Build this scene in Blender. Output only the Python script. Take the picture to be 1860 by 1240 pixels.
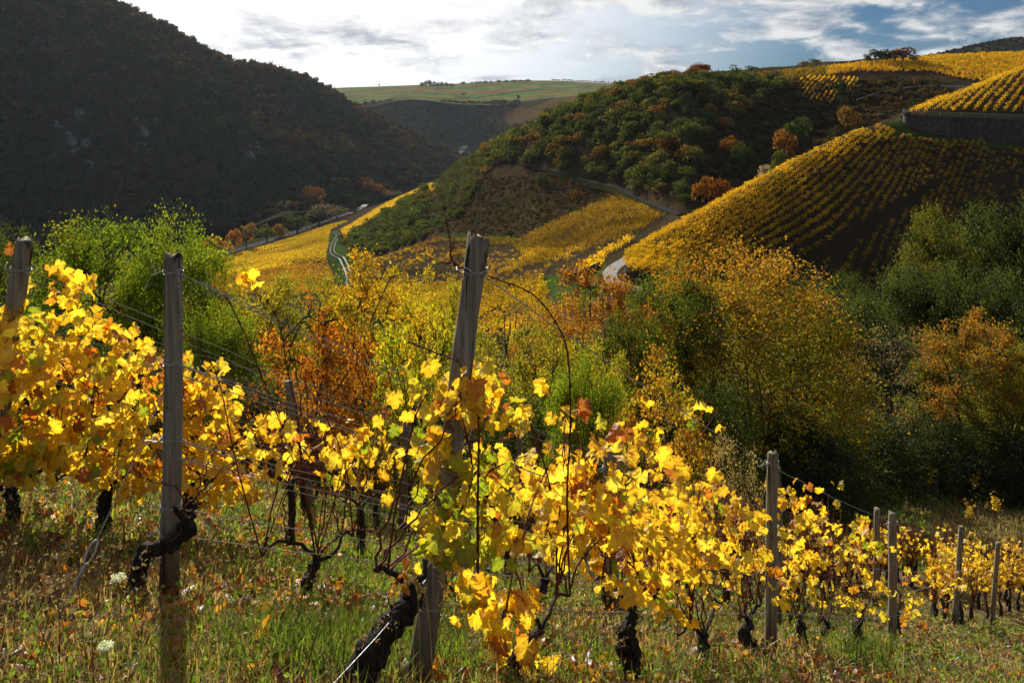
import bpy, math, random
import numpy as np
from mathutils import Vector, Matrix, Euler
from mathutils.bvhtree import BVHTree

for o in list(bpy.data.objects):
    bpy.data.objects.remove(o)
scene = bpy.context.scene
COL = scene.collection
R = math.radians
rng = np.random.default_rng(11)
random.seed(11)

# ------------------------------------------------------------------ camera, sky, sun, exposure
F, HOR = 1446.7, 200.0            # focal length in photo pixels (28 mm), horizon line of a level camera
cam_d = bpy.data.cameras.new('camera')
cam_d.lens = 28.0
cam_d.sensor_width = 36.0
cam_d.shift_y = -(620.0 - HOR) / 1860.0
cam_d.clip_start = 0.05
cam_d.clip_end = 40000.0
cam = bpy.data.objects.new('camera', cam_d)
cam.rotation_euler = (R(90), 0, 0)
COL.objects.link(cam)
scene.camera = cam

SUN_AZ, SUN_EL = -23.0, 27.0      # degrees; azimuth from +Y towards +X
sdir = Vector((math.sin(R(SUN_AZ)) * math.cos(R(SUN_EL)), math.cos(R(SUN_AZ)) * math.cos(R(SUN_EL)), math.sin(R(SUN_EL))))
sl = bpy.data.lights.new('sun', 'SUN')
sl.energy = 5.0
sl.angle = R(0.53)
sl.color = (1.0, 0.94, 0.82)
so = bpy.data.objects.new('sun', sl)
so.rotation_euler = (-sdir).to_track_quat('-Z', 'Y').to_euler()
COL.objects.link(so)

scene.view_settings.view_transform = 'Standard'
scene.view_settings.look = 'None'
scene.view_settings.gamma = 1.0
scene.view_settings.use_curve_mapping = False
scene.view_settings.exposure = 0.45
cy = scene.cycles
cy.max_bounces = 6
cy.diffuse_bounces = 3
cy.glossy_bounces = 2
cy.transmission_bounces = 3
cy.transparent_max_bounces = 4
cy.volume_bounces = 0
cy.use_denoising = True
cy.sample_clamp_indirect = 4.0
cy.caustics_reflective = False
cy.caustics_refractive = False

class NT:
    """small helper to wire node trees"""
    def __init__(s, tree):
        s.t = tree; s.n = tree.nodes; s.l = tree.links
    def node(s, typ, ins=None, **props):
        nd = s.n.new(typ)
        for k, v in props.items():
            setattr(nd, k, v)
        for k, v in (ins or {}).items():
            s.put(nd.inputs[k], v)
        return nd
    def put(s, sock, v):
        if isinstance(v, bpy.types.NodeSocket):
            s.l.new(v, sock)
        elif isinstance(v, bpy.types.Node):
            s.l.new(v.outputs[0], sock)
        else:
            sock.default_value = v
    def m(s, op, a, b=0.0, c=None, clamp=False):
        nd = s.node('ShaderNodeMath', operation=op, use_clamp=clamp)
        s.put(nd.inputs[0], a); s.put(nd.inputs[1], b)
        if c is not None: s.put(nd.inputs[2], c)
        return nd.outputs[0]
    def vm(s, op, a, b=(0, 0, 0)):
        nd = s.node('ShaderNodeVectorMath', operation=op)
        s.put(nd.inputs[0], a)
        if op == 'SCALE': s.put(nd.inputs[3], b)
        else: s.put(nd.inputs[1], b)
        return nd.outputs['Value'] if op == 'DOT_PRODUCT' else nd.outputs[0]
    def ss(s, v, a, b):
        nd = s.node('ShaderNodeMapRange', interpolation_type='SMOOTHSTEP')
        s.put(nd.inputs[0], v); s.put(nd.inputs[1], a); s.put(nd.inputs[2], b)
        return nd.outputs[0]
    def mix(s, f, a, b, blend='MIX'):
        nd = s.node('ShaderNodeMix', data_type='RGBA', blend_type=blend)
        s.put(nd.inputs[0], f); s.put(nd.inputs[6], a); s.put(nd.inputs[7], b)
        return nd.outputs[2]
    def noise(s, vec, scale, detail=5, rough=0.55, out=0):
        nd = s.node('ShaderNodeTexNoise')
        if vec is not None: s.put(nd.inputs['Vector'], vec)
        nd.inputs['Scale'].default_value = scale
        nd.inputs['Detail'].default_value = detail
        nd.inputs['Roughness'].default_value = rough
        return nd.outputs[out]
    def ramp(s, f, stops):
        nd = s.node('ShaderNodeValToRGB', {0: f})
        e = nd.color_ramp.elements
        while len(e) < len(stops): e.new(0.5)
        for el, (p, c) in zip(e, stops):
            el.position = p; el.color = (*c, 1)
        return nd.outputs[0]

w = bpy.data.worlds.new('World')
scene.world = w
w.use_nodes = True
n = NT(w.node_tree)
n.n.clear()
sky = n.node('ShaderNodeTexSky', sky_type='NISHITA', sun_disc=False)
sky.sun_elevation = R(SUN_EL)
sky.sun_rotation = R(SUN_AZ)
sky.air_density = 1.0; sky.dust_density = 0.6; sky.ozone_density = 1.6
tc = n.node('ShaderNodeTexCoord')
d = tc.outputs['Generated']
sp = n.node('ShaderNodeSeparateXYZ', {0: d})
zc = n.m('ADD', n.m('MAXIMUM', sp.outputs[2], 0.0), 0.26)
pl = n.node('ShaderNodeCombineXYZ', {0: n.m('DIVIDE', sp.outputs[0], zc), 1: n.m('DIVIDE', sp.outputs[1], zc), 2: 0.0}).outputs[0]
pl = n.vm('ADD', pl, (3.7, 1.3, 0.0))
warp = n.vm('SCALE', n.vm('SUBTRACT', n.noise(pl, 2.6, 3, 0.5, 1), (0.5, 0.5, 0.5)), 0.22)
pw = n.vm('ADD', pl, warp)
c1 = n.noise(pw, 2.3, 10, 0.58)
c2 = n.noise(n.vm('ADD', pw, (sdir.x * 0.07, sdir.y * 0.07, 0.0)), 2.3, 10, 0.58)
veil_n = n.noise(pl, 0.33, 5, 0.5)
ca = n.vm('DOT_PRODUCT', d, tuple(sdir))
glare = n.ss(ca, math.cos(R(50)), math.cos(R(24)))
halo = n.ss(ca, math.cos(R(40)), math.cos(R(6)))
white = n.mix(halo, (13.0, 13.4, 13.9, 1), (17, 15.8, 15.4, 1))
veil = n.m('ADD', n.m('MULTIPLY', glare, 0.95), n.m('MULTIPLY', n.ss(veil_n, 0.42, 0.70), 0.14), clamp=True)
skyc = n.mix(1.0, sky.outputs[0], (0.13, 0.33, 0.58, 1), 'MULTIPLY')
base = n.mix(veil, skyc, white)
cover = n.ss(n.m('SUBTRACT', c1, n.m('MULTIPLY', glare, 0.004)), 0.44, 0.575)
lit = n.m('ADD', n.m('MULTIPLY', n.m('SUBTRACT', c1, c2), 6.5), 0.50, clamp=True)
grey = n.mix(glare, (3.2, 3.9, 4.9, 1), (4.6, 5.0, 5.8, 1))
bright = n.mix(halo, (11.5, 11.4, 11.1, 1), (16, 15.8, 15.4, 1))
bright = n.mix(n.ss(ca, math.cos(R(95)), math.cos(R(52))), (5.5, 5.6, 5.8, 1), bright)
cl = n.mix(lit, grey, bright)
fin = n.mix(n.m('MULTIPLY', cover, 0.88), base, cl)
bg = n.node('ShaderNodeBackground', {0: fin, 1: 0.056})
n.l.new(bg.outputs[0], n.node('ShaderNodeOutputWorld').inputs[0])

# ------------------------------------------------------------------ helpers
def P(px, py, Y):
    return np.array([(px - 930.0) / F * Y, Y, (HOR - py) / F * Y])

def proj(v):
    v = np.asarray(v, float)
    return 930 + F * v[..., 0] / v[..., 1], HOR - F * v[..., 2] / v[..., 1]

def inpoly(x, y, poly):
    x = np.asarray(x, float); y = np.asarray(y, float)
    r = np.zeros(x.shape, bool)
    j = len(poly) - 1
    for i in range(len(poly)):
        xi, yi = poly[i]; xj, yj = poly[j]
        c = ((yi > y) != (yj > y)) & (x < (xj - xi) * (y - yi) / ((yj - yi) or 1e-9) + xi)
        r ^= c
        j = i
    return r

def catmull(pts, k):
    """pts (n,3) -> k samples along a uniform Catmull-Rom spline"""
    pts = np.asarray(pts, float)
    m = len(pts)
    t = np.linspace(0, m - 1, k)
    i = np.clip(t.astype(int), 0, m - 2)
    f = (t - i)[:, None]
    ext = np.vstack([2 * pts[0] - pts[1], pts, 2 * pts[-1] - pts[-2]])
    p0, p1, p2, p3 = ext[i], ext[i + 1], ext[i + 2], ext[i + 3]
    return 0.5 * (2 * p1 + (p2 - p0) * f + (2 * p0 - 5 * p1 + 4 * p2 - p3) * f**2 + (3 * p1 - p0 - 3 * p2 + p3) * f**3)

_tab = rng.random((64, 64))
def vnoise(x, y):
    x = np.asarray(x, float); y = np.asarray(y, float)
    xi = np.floor(x).astype(int); yi = np.floor(y).astype(int)
    fx = x - xi; fy = y - yi
    fx = fx * fx * (3 - 2 * fx); fy = fy * fy * (3 - 2 * fy)
    a = _tab[xi % 64, yi % 64]; b = _tab[(xi + 1) % 64, yi % 64]
    c = _tab[xi % 64, (yi + 1) % 64]; e = _tab[(xi + 1) % 64, (yi + 1) % 64]
    return (a * (1 - fx) + b * fx) * (1 - fy) + (c * (1 - fx) + e * fx) * fy - 0.5

def fbm(x, y, o=4):
    s = 0; a = 1.0
    for k in range(o):
        s = s + a * vnoise(x * 2**k + 17 * k, y * 2**k + 31 * k); a *= 0.5
    return s

def make_mesh(name, V, faces, mat=None, col=None, smooth=False):
    """faces: list of (m,k) int arrays; col: (nv,3) albedo tint per vertex"""
    me = bpy.data.meshes.new(name)
    V = np.asarray(V, np.float32)
    if not isinstance(faces, (list, tuple)): faces = [faces]
    faces = [np.asarray(f, np.int32) for f in faces if len(f)]
    me.vertices.add(len(V)); me.vertices.foreach_set('co', V.ravel())
    loops = np.concatenate([f.ravel() for f in faces])
    tot = np.concatenate([np.full(len(f), f.shape[1], np.int32) for f in faces])
    st = np.concatenate([[0], np.cumsum(tot)[:-1]]).astype(np.int32)
    me.loops.add(len(loops)); me.loops.foreach_set('vertex_index', loops)
    me.polygons.add(len(tot)); me.polygons.foreach_set('loop_start', st)
    if smooth:
        me.polygons.foreach_set('use_smooth', np.ones(len(tot), bool))
    else:
        me.polygons.foreach_set('use_smooth', np.zeros(len(tot), bool))
    me.update(calc_edges=True)
    if col is None: col = np.ones((len(V), 3))
    a = me.color_attributes.new('Col', 'FLOAT_COLOR', 'POINT')
    a.data.foreach_set('color', np.hstack([np.asarray(col, np.float32), np.ones((len(V), 1), np.float32)]).ravel())
    if mat: me.materials.append(mat)
    return me

def add(name, me, parent=None, loc=(0, 0, 0), rot=(0, 0, 0), scl=(1, 1, 1), color=None, kind=None, label=None, cat=None, group=None):
    o = bpy.data.objects.new(name, me)
    COL.objects.link(o)
    if parent is not None: o.parent = parent
    o.location = loc; o.rotation_euler = rot; o.scale = scl
    if color is not None: o.color = (*color, 1)
    tag(o, label, cat, group, kind)
    return o

def tag(o, label=None, cat=None, group=None, kind=None):
    if label: o['label'] = label
    if cat: o['category'] = cat
    if group: o['group'] = group
    if kind: o['kind'] = kind

def tube(path, rad, ns=8, gnarl=0.0, cap=True, seed=0):
    path = np.asarray(path, float); m = len(path)
    rad = np.broadcast_to(np.asarray(rad, float), (m,))
    tan = np.gradient(path, axis=0)
    tan /= np.linalg.norm(tan, axis=1)[:, None] + 1e-9
    up = np.array([0.31, 0.11, 0.94]) if abs(tan[0][2]) < 0.8 else np.array([0.9, 0.4, 0.1])
    ring = []
    a = np.linspace(0, 2 * np.pi, ns, endpoint=False)
    r0 = np.random.default_rng(seed)
    ph = r0.random(4) * 6.28
    u = np.cross(tan[0], up); u /= np.linalg.norm(u)
    for i in range(m):
        u = u - tan[i] * u.dot(tan[i]); u /= np.linalg.norm(u) + 1e-9
        v = np.cross(tan[i], u)
        g = 1.0
        if gnarl:
            tw = i * 0.10
            g = 1 + gnarl * (0.55 * np.sin(3 * a + ph[0] + tw) + 0.45 * np.sin(5 * a + ph[1] - tw * 1.7) + 0.7 * (r0.random(ns) - .5)) + gnarl * 0.6 * np.sin(i * 1.1 + ph[2])
        ring.append(path[i] + (np.cos(a)[:, None] * u + np.sin(a)[:, None] * v) * (rad[i] * np.ones(ns) * g)[:, None])
    V = np.vstack(ring)
    idx = np.arange(m * ns).reshape(m, ns)
    nx = np.roll(idx, -1, axis=1)
    Q = np.stack([idx[:-1], nx[:-1], nx[1:], idx[1:]], -1).reshape(-1, 4)
    T = np.zeros((0, 3), int)
    if cap:
        V = np.vstack([V, path[0], path[-1]])
        k = m * ns
        T = np.vstack([np.stack([nx[0], idx[0], np.full(ns, k)], -1), np.stack([idx[-1], nx[-1], np.full(ns, k + 1)], -1)])
    return V, Q, T

class MB:
    """collects pieces that end up in one mesh"""
    def __init__(s): s.V = []; s.Q = []; s.T = []; s.C = []; s.k = 0
    def put(s, V, Q=None, T=None, col=(1, 1, 1)):
        V = np.asarray(V, float)
        s.V.append(V)
        if Q is not None and len(Q): s.Q.append(np.asarray(Q) + s.k)
        if T is not None and len(T): s.T.append(np.asarray(T) + s.k)
        s.C.append(np.broadcast_to(np.asarray(col, float), (len(V), 3)))
        s.k += len(V)
    def tube(s, path, rad, ns=6, gnarl=0, col=(1, 1, 1), seed=0, cap=True):
        V, Q, T = tube(path, rad, ns, gnarl, cap, seed); s.put(V, Q, T, col)
    def box(s, c, sx, sy, sz, rz=0, col=(1, 1, 1)):
        v = np.array([[x, y, z] for z in (-.5, .5) for y in (-.5, .5) for x in (-.5, .5)]) * (sx, sy, sz)
        cr, sr = math.cos(rz), math.sin(rz)
        v = np.stack([v[:, 0] * cr - v[:, 1] * sr, v[:, 0] * sr + v[:, 1] * cr, v[:, 2]], -1) + np.asarray(c)
        s.put(v, [[0, 2, 3, 1], [4, 5, 7, 6], [0, 1, 5, 4], [2, 6, 7, 3], [1, 3, 7, 5], [0, 4, 6, 2]], None, col)
    def mesh(s, name, mat, smooth=False):
        fs = []
        if s.Q: fs.append(np.vstack(s.Q))
        if s.T: fs.append(np.vstack(s.T))
        return make_mesh(name, np.vstack(s.V), fs, mat, np.vstack(s.C), smooth)

def rand_rot(k, r, tilt=None):
    """k random orthonormal frames (k,3,3)"""
    q = r.normal(size=(k, 4)); q /= np.linalg.norm(q, axis=1)[:, None]
    a, b, c, d_ = q.T
    return np.stack([np.stack([1 - 2 * (c * c + d_ * d_), 2 * (b * c - a * d_), 2 * (b * d_ + a * c)], -1),
                     np.stack([2 * (b * c + a * d_), 1 - 2 * (b * b + d_ * d_), 2 * (c * d_ - a * b)], -1),
                     np.stack([2 * (b * d_ - a * c), 2 * (c * d_ + a * b), 1 - 2 * (b * b + c * c)], -1)], 1)

_leafq = np.array([[0, -.5, 0], [.36, -.02, .10], [0, .55, -.06], [-.36, .04, .10]])
def leaf_quads(pos, size, r, col):
    """simple folded leaf faces at pos (k,3); size (k,), col (k,3)"""
    k = len(pos)
    M = rand_rot(k, r)
    v = np.einsum('kij,vj->kvi', M, _leafq) * np.asarray(size)[:, None, None] + pos[:, None, :]
    return v.reshape(-1, 3), np.arange(4 * k).reshape(k, 4), np.repeat(col, 4, axis=0)

def tint(k, r, spread=0.25, warm=0.2):
    """per-leaf albedo variation round 1"""
    b = 1 + spread * r.normal(size=k)
    h = warm * r.normal(size=k)
    return np.clip(np.stack([b * (1 + h), b * (1 - .25 * h), b * np.ones(k)], -1), .25, 2.2)

# ------------------------------------------------------------------ materials
def new_mat(name):
    m = bpy.data.materials.new(name); m.use_nodes = True
    t = NT(m.node_tree); t.n.clear()
    return m, t, t.node('ShaderNodeOutputMaterial')

def foliage(name, trans=0.5, gloss=0.05, detail=False, tboost=(1.25, 1.1, 0.6)):
    m, t, out = new_mat(name)
    oi = t.node('ShaderNodeObjectInfo'); at = t.node('ShaderNodeAttribute', attribute_name='Col')
    c = t.mix(1.0, oi.outputs['Color'], at.outputs['Color'], 'MULTIPLY')
    nrm = None
    if detail:
        co = t.node('ShaderNodeTexCoord').outputs['Object']
        off = t.vm('ADD', co, t.node('ShaderNodeCombineXYZ', {0: t.m('MULTIPLY', oi.outputs['Random'], 37.0), 1: 0.0, 2: 0.0}).outputs[0])
        mott = t.noise(off, 5.0, 4, 0.6)
        c = t.mix(t.m('MULTIPLY', t.ss(mott, 0.48, 0.72), 0.65), c, t.mix(1.0, c, (0.95, 0.55, 0.25, 1), 'MULTIPLY'))
        spots = t.noise(off, 16.0, 2, 0.5)
        c = t.mix(t.m('MULTIPLY', t.ss(spots, 0.635, 0.69), 0.8), c, (0.12, 0.045, 0.012, 1))
        # veins: pale ribs fanning from the petiole
        s3 = t.node('ShaderNodeSeparateXYZ', {0: co})
        ang = t.m('ARCTAN2', s3.outputs[0], t.m('ADD', s3.outputs[1], 0.42))
        rib = t.m('ABSOLUTE', t.m('SINE', t.m('MULTIPLY', ang, 5.2)))
        c = t.mix(t.m('MULTIPLY', t.ss(rib, 0.14, 0.02), 0.35), c, t.mix(0.5, c, (0.75, 0.62, 0.2, 1)))
        bmp = t.node('ShaderNodeBump', {'Strength': 0.5, 'Distance': 0.02, 'Height': t.m('ADD', mott, t.m('MULTIPLY', rib, 0.25))})
        nrm = bmp.outputs[0]
    di = t.node('ShaderNodeBsdfDiffuse', {0: c}); tr = t.node('ShaderNodeBsdfTranslucent', {0: t.mix(1.0, c, (*tboost, 1), 'MULTIPLY')})
    gl = t.node('ShaderNodeBsdfGlossy', {0: (1, 1, 1, 1), 1: 0.42})
    if nrm:
        for b in (di, tr, gl): t.l.new(nrm, b.inputs['Normal'])
    s1 = t.node('ShaderNodeMixShader', {0: trans, 1: di.outputs[0], 2: tr.outputs[0]})
    s2 = t.node('ShaderNodeMixShader', {0: gloss, 1: s1.outputs[0], 2: gl.outputs[0]})
    t.l.new(s2.outputs[0], out.inputs[0])
    return m

def ground_mat(name, ca, cb, cc, s1, s2, s3, bump=0.3, dist=0.1):
    m, t, out = new_mat(name)
    co = t.node('ShaderNodeTexCoord').outputs['Object']
    at = t.node('ShaderNodeAttribute', attribute_name='Col')
    a = t.noise(co, s1, 6, 0.6); b = t.noise(co, s2, 6, 0.65); c = t.noise(co, s3, 5, 0.7)
    k = t.mix(t.ss(a, 0.42, 0.60), (*ca, 1), (*cb, 1))
    k = t.mix(t.ss(b, 0.48, 0.66), k, (*cc, 1))
    k = t.mix(1.0, k, t.mix(t.ss(c, .3, .7), (.6, .6, .6, 1), (1.35, 1.3, 1.25, 1)), 'MULTIPLY')
    k = t.mix(1.0, k, at.outputs['Color'], 'MULTIPLY')
    bs = t.node('ShaderNodeBsdfPrincipled', {'Base Color': k, 'Roughness': 0.95})
    bs.inputs['Specular IOR Level'].default_value = 0.0
    bm = t.node('ShaderNodeBump', {'Strength': bump, 'Distance': dist, 'Height': t.m('ADD', c, t.m('MULTIPLY', b, 2.0))})
    t.l.new(bm.outputs[0], bs.inputs['Normal']); t.l.new(bs.outputs[0], out.inputs[0])
    return m

def plain(name, col, rough=0.8, metal=0.0, nscale=20, var=0.35, bump=0.2, stretch=None, spec=0.3):
    m, t, out = new_mat(name)
    co = t.node('ShaderNodeTexCoord').outputs['Object']
    if stretch: co = t.vm('MULTIPLY', co, stretch)
    oi = t.node('ShaderNodeObjectInfo')
    no = t.noise(co, nscale, 6, 0.65)
    c = t.mix(t.ss(no, 0.3, 0.7), (*[x * (1 - var) for x in col], 1), (*[min(1, x * (1 + var)) for x in col], 1))
    c = t.mix(1.0, c, t.node('ShaderNodeAttribute', attribute_name='Col').outputs['Color'], 'MULTIPLY')
    bs = t.node('ShaderNodeBsdfPrincipled', {'Base Color': c, 'Roughness': rough, 'Metallic': metal})
    bs.inputs['Specular IOR Level'].default_value = spec
    bm = t.node('ShaderNodeBump', {'Strength': bump, 'Distance': 0.02, 'Height': no})
    t.l.new(bm.outputs[0], bs.inputs['Normal']); t.l.new(bs.outputs[0], out.inputs[0])
    return m

def wood_mat():
    m, t, out = new_mat('weathered_wood')
    co = t.node('ShaderNodeTexCoord').outputs['Object']
    gr = t.noise(t.vm('MULTIPLY', co, (55, 55, 2.2)), 1.0, 7, 0.65)
    big = t.noise(t.vm('MULTIPLY', co, (7, 7, 1.6)), 1.0, 4, 0.6)
    crack = t.noise(t.vm('MULTIPLY', co, (26, 26, 0.7)), 1.0, 4, 0.6)
    lich = t.noise(co, 24.0, 5, 0.7)
    c = t.ramp(gr, [(0.25, (0.075, 0.066, 0.053)), (0.5, (0.25, 0.215, 0.16)), (0.75, (0.44, 0.385, 0.30))])
    c = t.mix(t.ss(big, 0.5, 0.72), c, t.mix(1.0, c, (0.75, 0.68, 0.5, 1), 'MULTIPLY'))
    c = t.mix(t.m('MULTIPLY', t.ss(lich, 0.60, 0.70), 0.55), c, (0.34, 0.35, 0.24, 1))
    c = t.mix(t.ss(t.noise(t.vm('MULTIPLY', co, (9, 9, 5)), 1.0, 3, .6), 0.60, 0.72), c, (0.07, 0.055, 0.035, 1))
    ck = t.ss(crack, 0.40, 0.35)
    c = t.mix(ck, c, (0.012, 0.010, 0.008, 1))
    c = t.mix(1.0, c, t.node('ShaderNodeAttribute', attribute_name='Col').outputs['Color'], 'MULTIPLY')
    bs = t.node('ShaderNodeBsdfPrincipled', {'Base Color': c, 'Roughness': 0.85})
    bs.inputs['Specular IOR Level'].default_value = 0.3
    h = t.m('SUBTRACT', gr, t.m('MULTIPLY', ck, 0.9))
    bm = t.node('ShaderNodeBump', {'Strength': 0.9, 'Distance': 0.006, 'Height': h})
    t.l.new(bm.outputs[0], bs.inputs['Normal']); t.l.new(bs.outputs[0], out.inputs[0])
    return m

M_VLEAF = foliage('vine_leaf', 0.66, 0.035, True, (1.25, 1.15, .7))
M_TREE = foliage('tree_leaf', 0.52, 0.012, False, (1.35, 1.2, .6))
M_FAR = foliage('far_foliage', 0.38, 0.0)
M_VFAR = foliage('vineyard_foliage', 0.52, 0.0, False, (1.3, 1.15, .6))
M_GRASS = foliage('grass_blade', 0.55, 0.015, False, (1.1, 1.15, .6))
M_WOOD = wood_mat()
M_BARK = plain('vine_bark', (0.035, 0.027, 0.02), 0.95, 0, 14, .6, 1.0, (3, 3, 1.2))
M_TBARK = plain('tree_bark', (0.06, 0.048, 0.036), 0.95, 0, 9, .5, .6)
M_CANE = plain('vine_cane', (0.13, 0.042, 0.022), 0.75, 0, 30, .4, .2, None, .12)
M_WIRE = plain('galvanised_wire', (0.42, 0.41, 0.40), 0.55, 0.5, 60, .4, .1)
M_STONE = plain('stone_wall', (0.075, 0.060, 0.048), 0.95, 0, 1.3, .6, 1.0)
M_ROCK = plain('rock_face', (0.12, 0.12, 0.115), 0.95, 0, 0.25, .5, 1.0)
M_ROAD = plain('concrete_road', (0.26, 0.245, 0.225), 0.9, 0, 1.2, .2, .1, None, .1)
M_ASPH = plain('asphalt', (0.024, 0.024, 0.025), 0.95, 0, 1.2, .25, .1, None, .03)
M_WET = plain('wet_concrete', (0.30, 0.29, 0.27), 0.12, 0, 1.2, .2, .03, None, 0.9)
M_NEAR = ground_mat('near_soil', (0.13, 0.085, 0.046), (0.09, 0.10, 0.034), (0.24, 0.17, 0.09), 0.9, 3.2, 16.0, 0.8, .05)
M_FIELD = ground_mat('slope_soil', (0.050, 0.034, 0.021), (0.042, 0.036, 0.018), (0.068, 0.05, 0.027), 0.05, 0.25, 1.2, .5, .3)
M_FLOOR = ground_mat('forest_floor', (0.038, 0.032, 0.020), (0.030, 0.034, 0.018), (0.055, 0.038, 0.02), 0.02, 0.09, .4, .5, 1.0)
M_PLAT = ground_mat('crop_fields', (0.075, 0.125, 0.05), (0.065, 0.14, 0.055), (0.11, 0.13, 0.055), 0.0015, 0.004, .02, .1, 1.0)
M_SOIL = ground_mat('vineyard_soil', (0.046, 0.030, 0.019), (0.058, 0.039, 0.025), (0.04, 0.04, 0.018), 0.08, 0.4, 2.0, .6, .2)
_m, _t, _o = new_mat('river_water')
_b = _t.node('ShaderNodeBsdfPrincipled', {'Base Color': (0.02, 0.03, 0.03, 1), 'Roughness': 0.06})
_t.l.new(_t.node('ShaderNodeBump', {'Strength': .25, 'Distance': .1, 'Height': _t.noise(None, 60, 3, .5)}).outputs[0], _b.inputs['Normal'])
_t.l.new(_b.outputs[0], _o.inputs[0]); M_WATER = _m

# ------------------------------------------------------------------ terrain
_gq = np.array([-60, -20, -10, 0, .8, 1.6, 3, 6, 9, 13.4, 20, 27, 40, 55, 70, 100, 140])
_gz = np.array([-2, .2, .9, 1.55, 1.85, 2.42, 3.8, 6.75, 9.5, 13.2, 17.3, 20.8, 26, 31.5, 38, 52, 66])
def ground_z(x, y):
    q = .225 * np.asarray(x, float) + .5 * np.asarray(y, float)
    z = -np.interp(q, _gq, _gz)
    z = z + .16 * fbm(np.asarray(x) * .35 + 9, np.asarray(y) * .35 + 4, 3) * np.clip(np.asarray(y) / 6, .25, 3)
    return z

ys = np.concatenate([np.linspace(-8, 2, 14), 2 * (70 / 2.0)**np.linspace(0, 1, 170)[1:], np.linspace(72, 135, 40)])
xs = np.linspace(-1, 1, 261)
GX = np.sign(xs) * (np.abs(xs)**1.8) * 95
XX, YY = np.meshgrid(GX, ys)
ZZ = ground_z(XX, YY)
ZZ -= np.clip(YY - 100, 0, 99) * .35
near_V = np.stack([XX, YY, ZZ], -1)

def grid_faces(nv, nu):
    i = np.arange(nv * nu).reshape(nv, nu)
    return np.stack([i[:-1, :-1], i[:-1, 1:], i[1:, 1:], i[1:, :-1]], -1).reshape(-1, 4)

TERR = []
def terrain(name, G, mat, col=None):
    nv, nu = G.shape[:2]
    me = make_mesh(name, G.reshape(-1, 3), grid_faces(nv, nu), mat, None if col is None else col.reshape(-1, 3), True)
    o = add(name, me, kind='structure')
    TERR.append(G)
    return o

terrain('ground', near_V, M_NEAR)

def loft(cols, nu, nv, amp=0.0, fs=20.0):
    """cols: list of (px, [(py, Y), ...]) profiles near -> far, same length; returns (nv, nu, 3)"""
    prof = []
    for px, pr in cols:
        a = np.array([[px, py, math.log(Y)] for py, Y in pr])
        prof.append(catmull(a, nv))
    prof = np.array(prof)                         # (ncol, nv, 3)
    pxs = np.array([c[0] for c in cols], float)
    G = np.zeros((nv, nu, 3))
    # resample across columns by px with catmull on index then monotone in px
    tt = np.linspace(pxs[0], pxs[-1], nu)
    fi = np.interp(tt, pxs, np.arange(len(pxs)))
    i = np.clip(fi.astype(int), 0, len(pxs) - 2); f = (fi - i)[:, None]
    for v in range(nv):
        p = prof[:, v, :]
        ext = np.vstack([2 * p[0] - p[1], p, 2 * p[-1] - p[-2]])
        p0, p1, p2, p3 = ext[i], ext[i + 1], ext[i + 2], ext[i + 3]
        q = 0.5 * (2 * p1 + (p2 - p0) * f + (2 * p0 - 5 * p1 + 4 * p2 - p3) * f**2 + (3 * p1 - p0 - 3 * p2 + p3) * f**3)
        Y = np.exp(q[:, 2])
        G[v] = np.stack([(tt - 930) / F * Y, Y, (HOR - q[:, 1]) / F * Y], -1)
    if amp: G[..., 2] += amp * fbm(G[..., 0] / fs, G[..., 1] / fs, 4)
    return G

# valley vineyards, wooded spur and the ridge on the right
C2 = [
 (-700, [(680, 100), (600, 330), (570, 380), (540, 440), (530, 460), (520, 480), (510, 500), (500, 540)]),
 (250, [(680, 95), (535, 380), (520, 440), (508, 480), (502, 500), (496, 520), (490, 545), (480, 580)]),
 (380, [(680, 95), (520, 400), (500, 470), (488, 520), (484, 535), (480, 550), (475, 568), (468, 600)]),
 (500, [(680, 95), (505, 420), (475, 520), (460, 580), (455, 595), (449, 615), (443, 637), (436, 680)]),
 (640, [(680, 95), (530, 350), (465, 460), (440, 530), (428, 580), (414, 640), (397, 750), (388, 845)]),
 (700, [(680, 92), (535, 315), (478, 405), (455, 450), (428, 500), (400, 570), (374, 770), (366, 900)]),
 (780, [(680, 90), (540, 280), (482, 345), (432, 400), (380, 460), (344, 530), (337, 650), (332, 900)]),
 (830, [(680, 88), (545, 245), (480, 315), (428, 370), (345, 450), (302, 520), (308, 640), (314, 900)]),
 (900, [(680, 86), (545, 215), (478, 288), (428, 345), (302, 430), (270, 480), (275, 600), (290, 900)]),
 (1000, [(680, 84), (540, 185), (480, 240), (411, 310), (323, 372), (216, 440), (235, 620), (265, 900)]),
 (1110, [(670, 82), (520, 150), (458, 205), (358, 325), (347, 335), (174, 410), (190, 600), (225, 900)]),
 (1230, [(700, 82), (545, 150), (440, 200), (392, 270), (385, 278), (152, 385), (165, 580), (195, 900)]),
 (1380, [(735, 84), (610, 154), (400, 210), (330, 285), (310, 300), (136, 390), (142, 580), (170, 900)]),
 (1540, [(770, 88), (650, 165), (350, 230), (258, 300), (235, 320), (119, 400), (124, 590), (150, 900)]),
 (1700, [(800, 90), (640, 178), (300, 250), (215, 295), (190, 325), (105, 420), (110, 600), (140, 900)]),
 (1900, [(830, 92), (580, 192), (270, 270), (195, 300), (170, 330), (96, 440), (102, 620), (132, 900)]),
 (2100, [(860, 94), (560, 200), (250, 270), (180, 300), (160, 330), (90, 450), (98, 640), (130, 900)]),
]
G2 = loft(C2, 300, 190, 1.2, 22)
px2, py2 = proj(G2)
col2 = np.ones(G2.shape)
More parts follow.
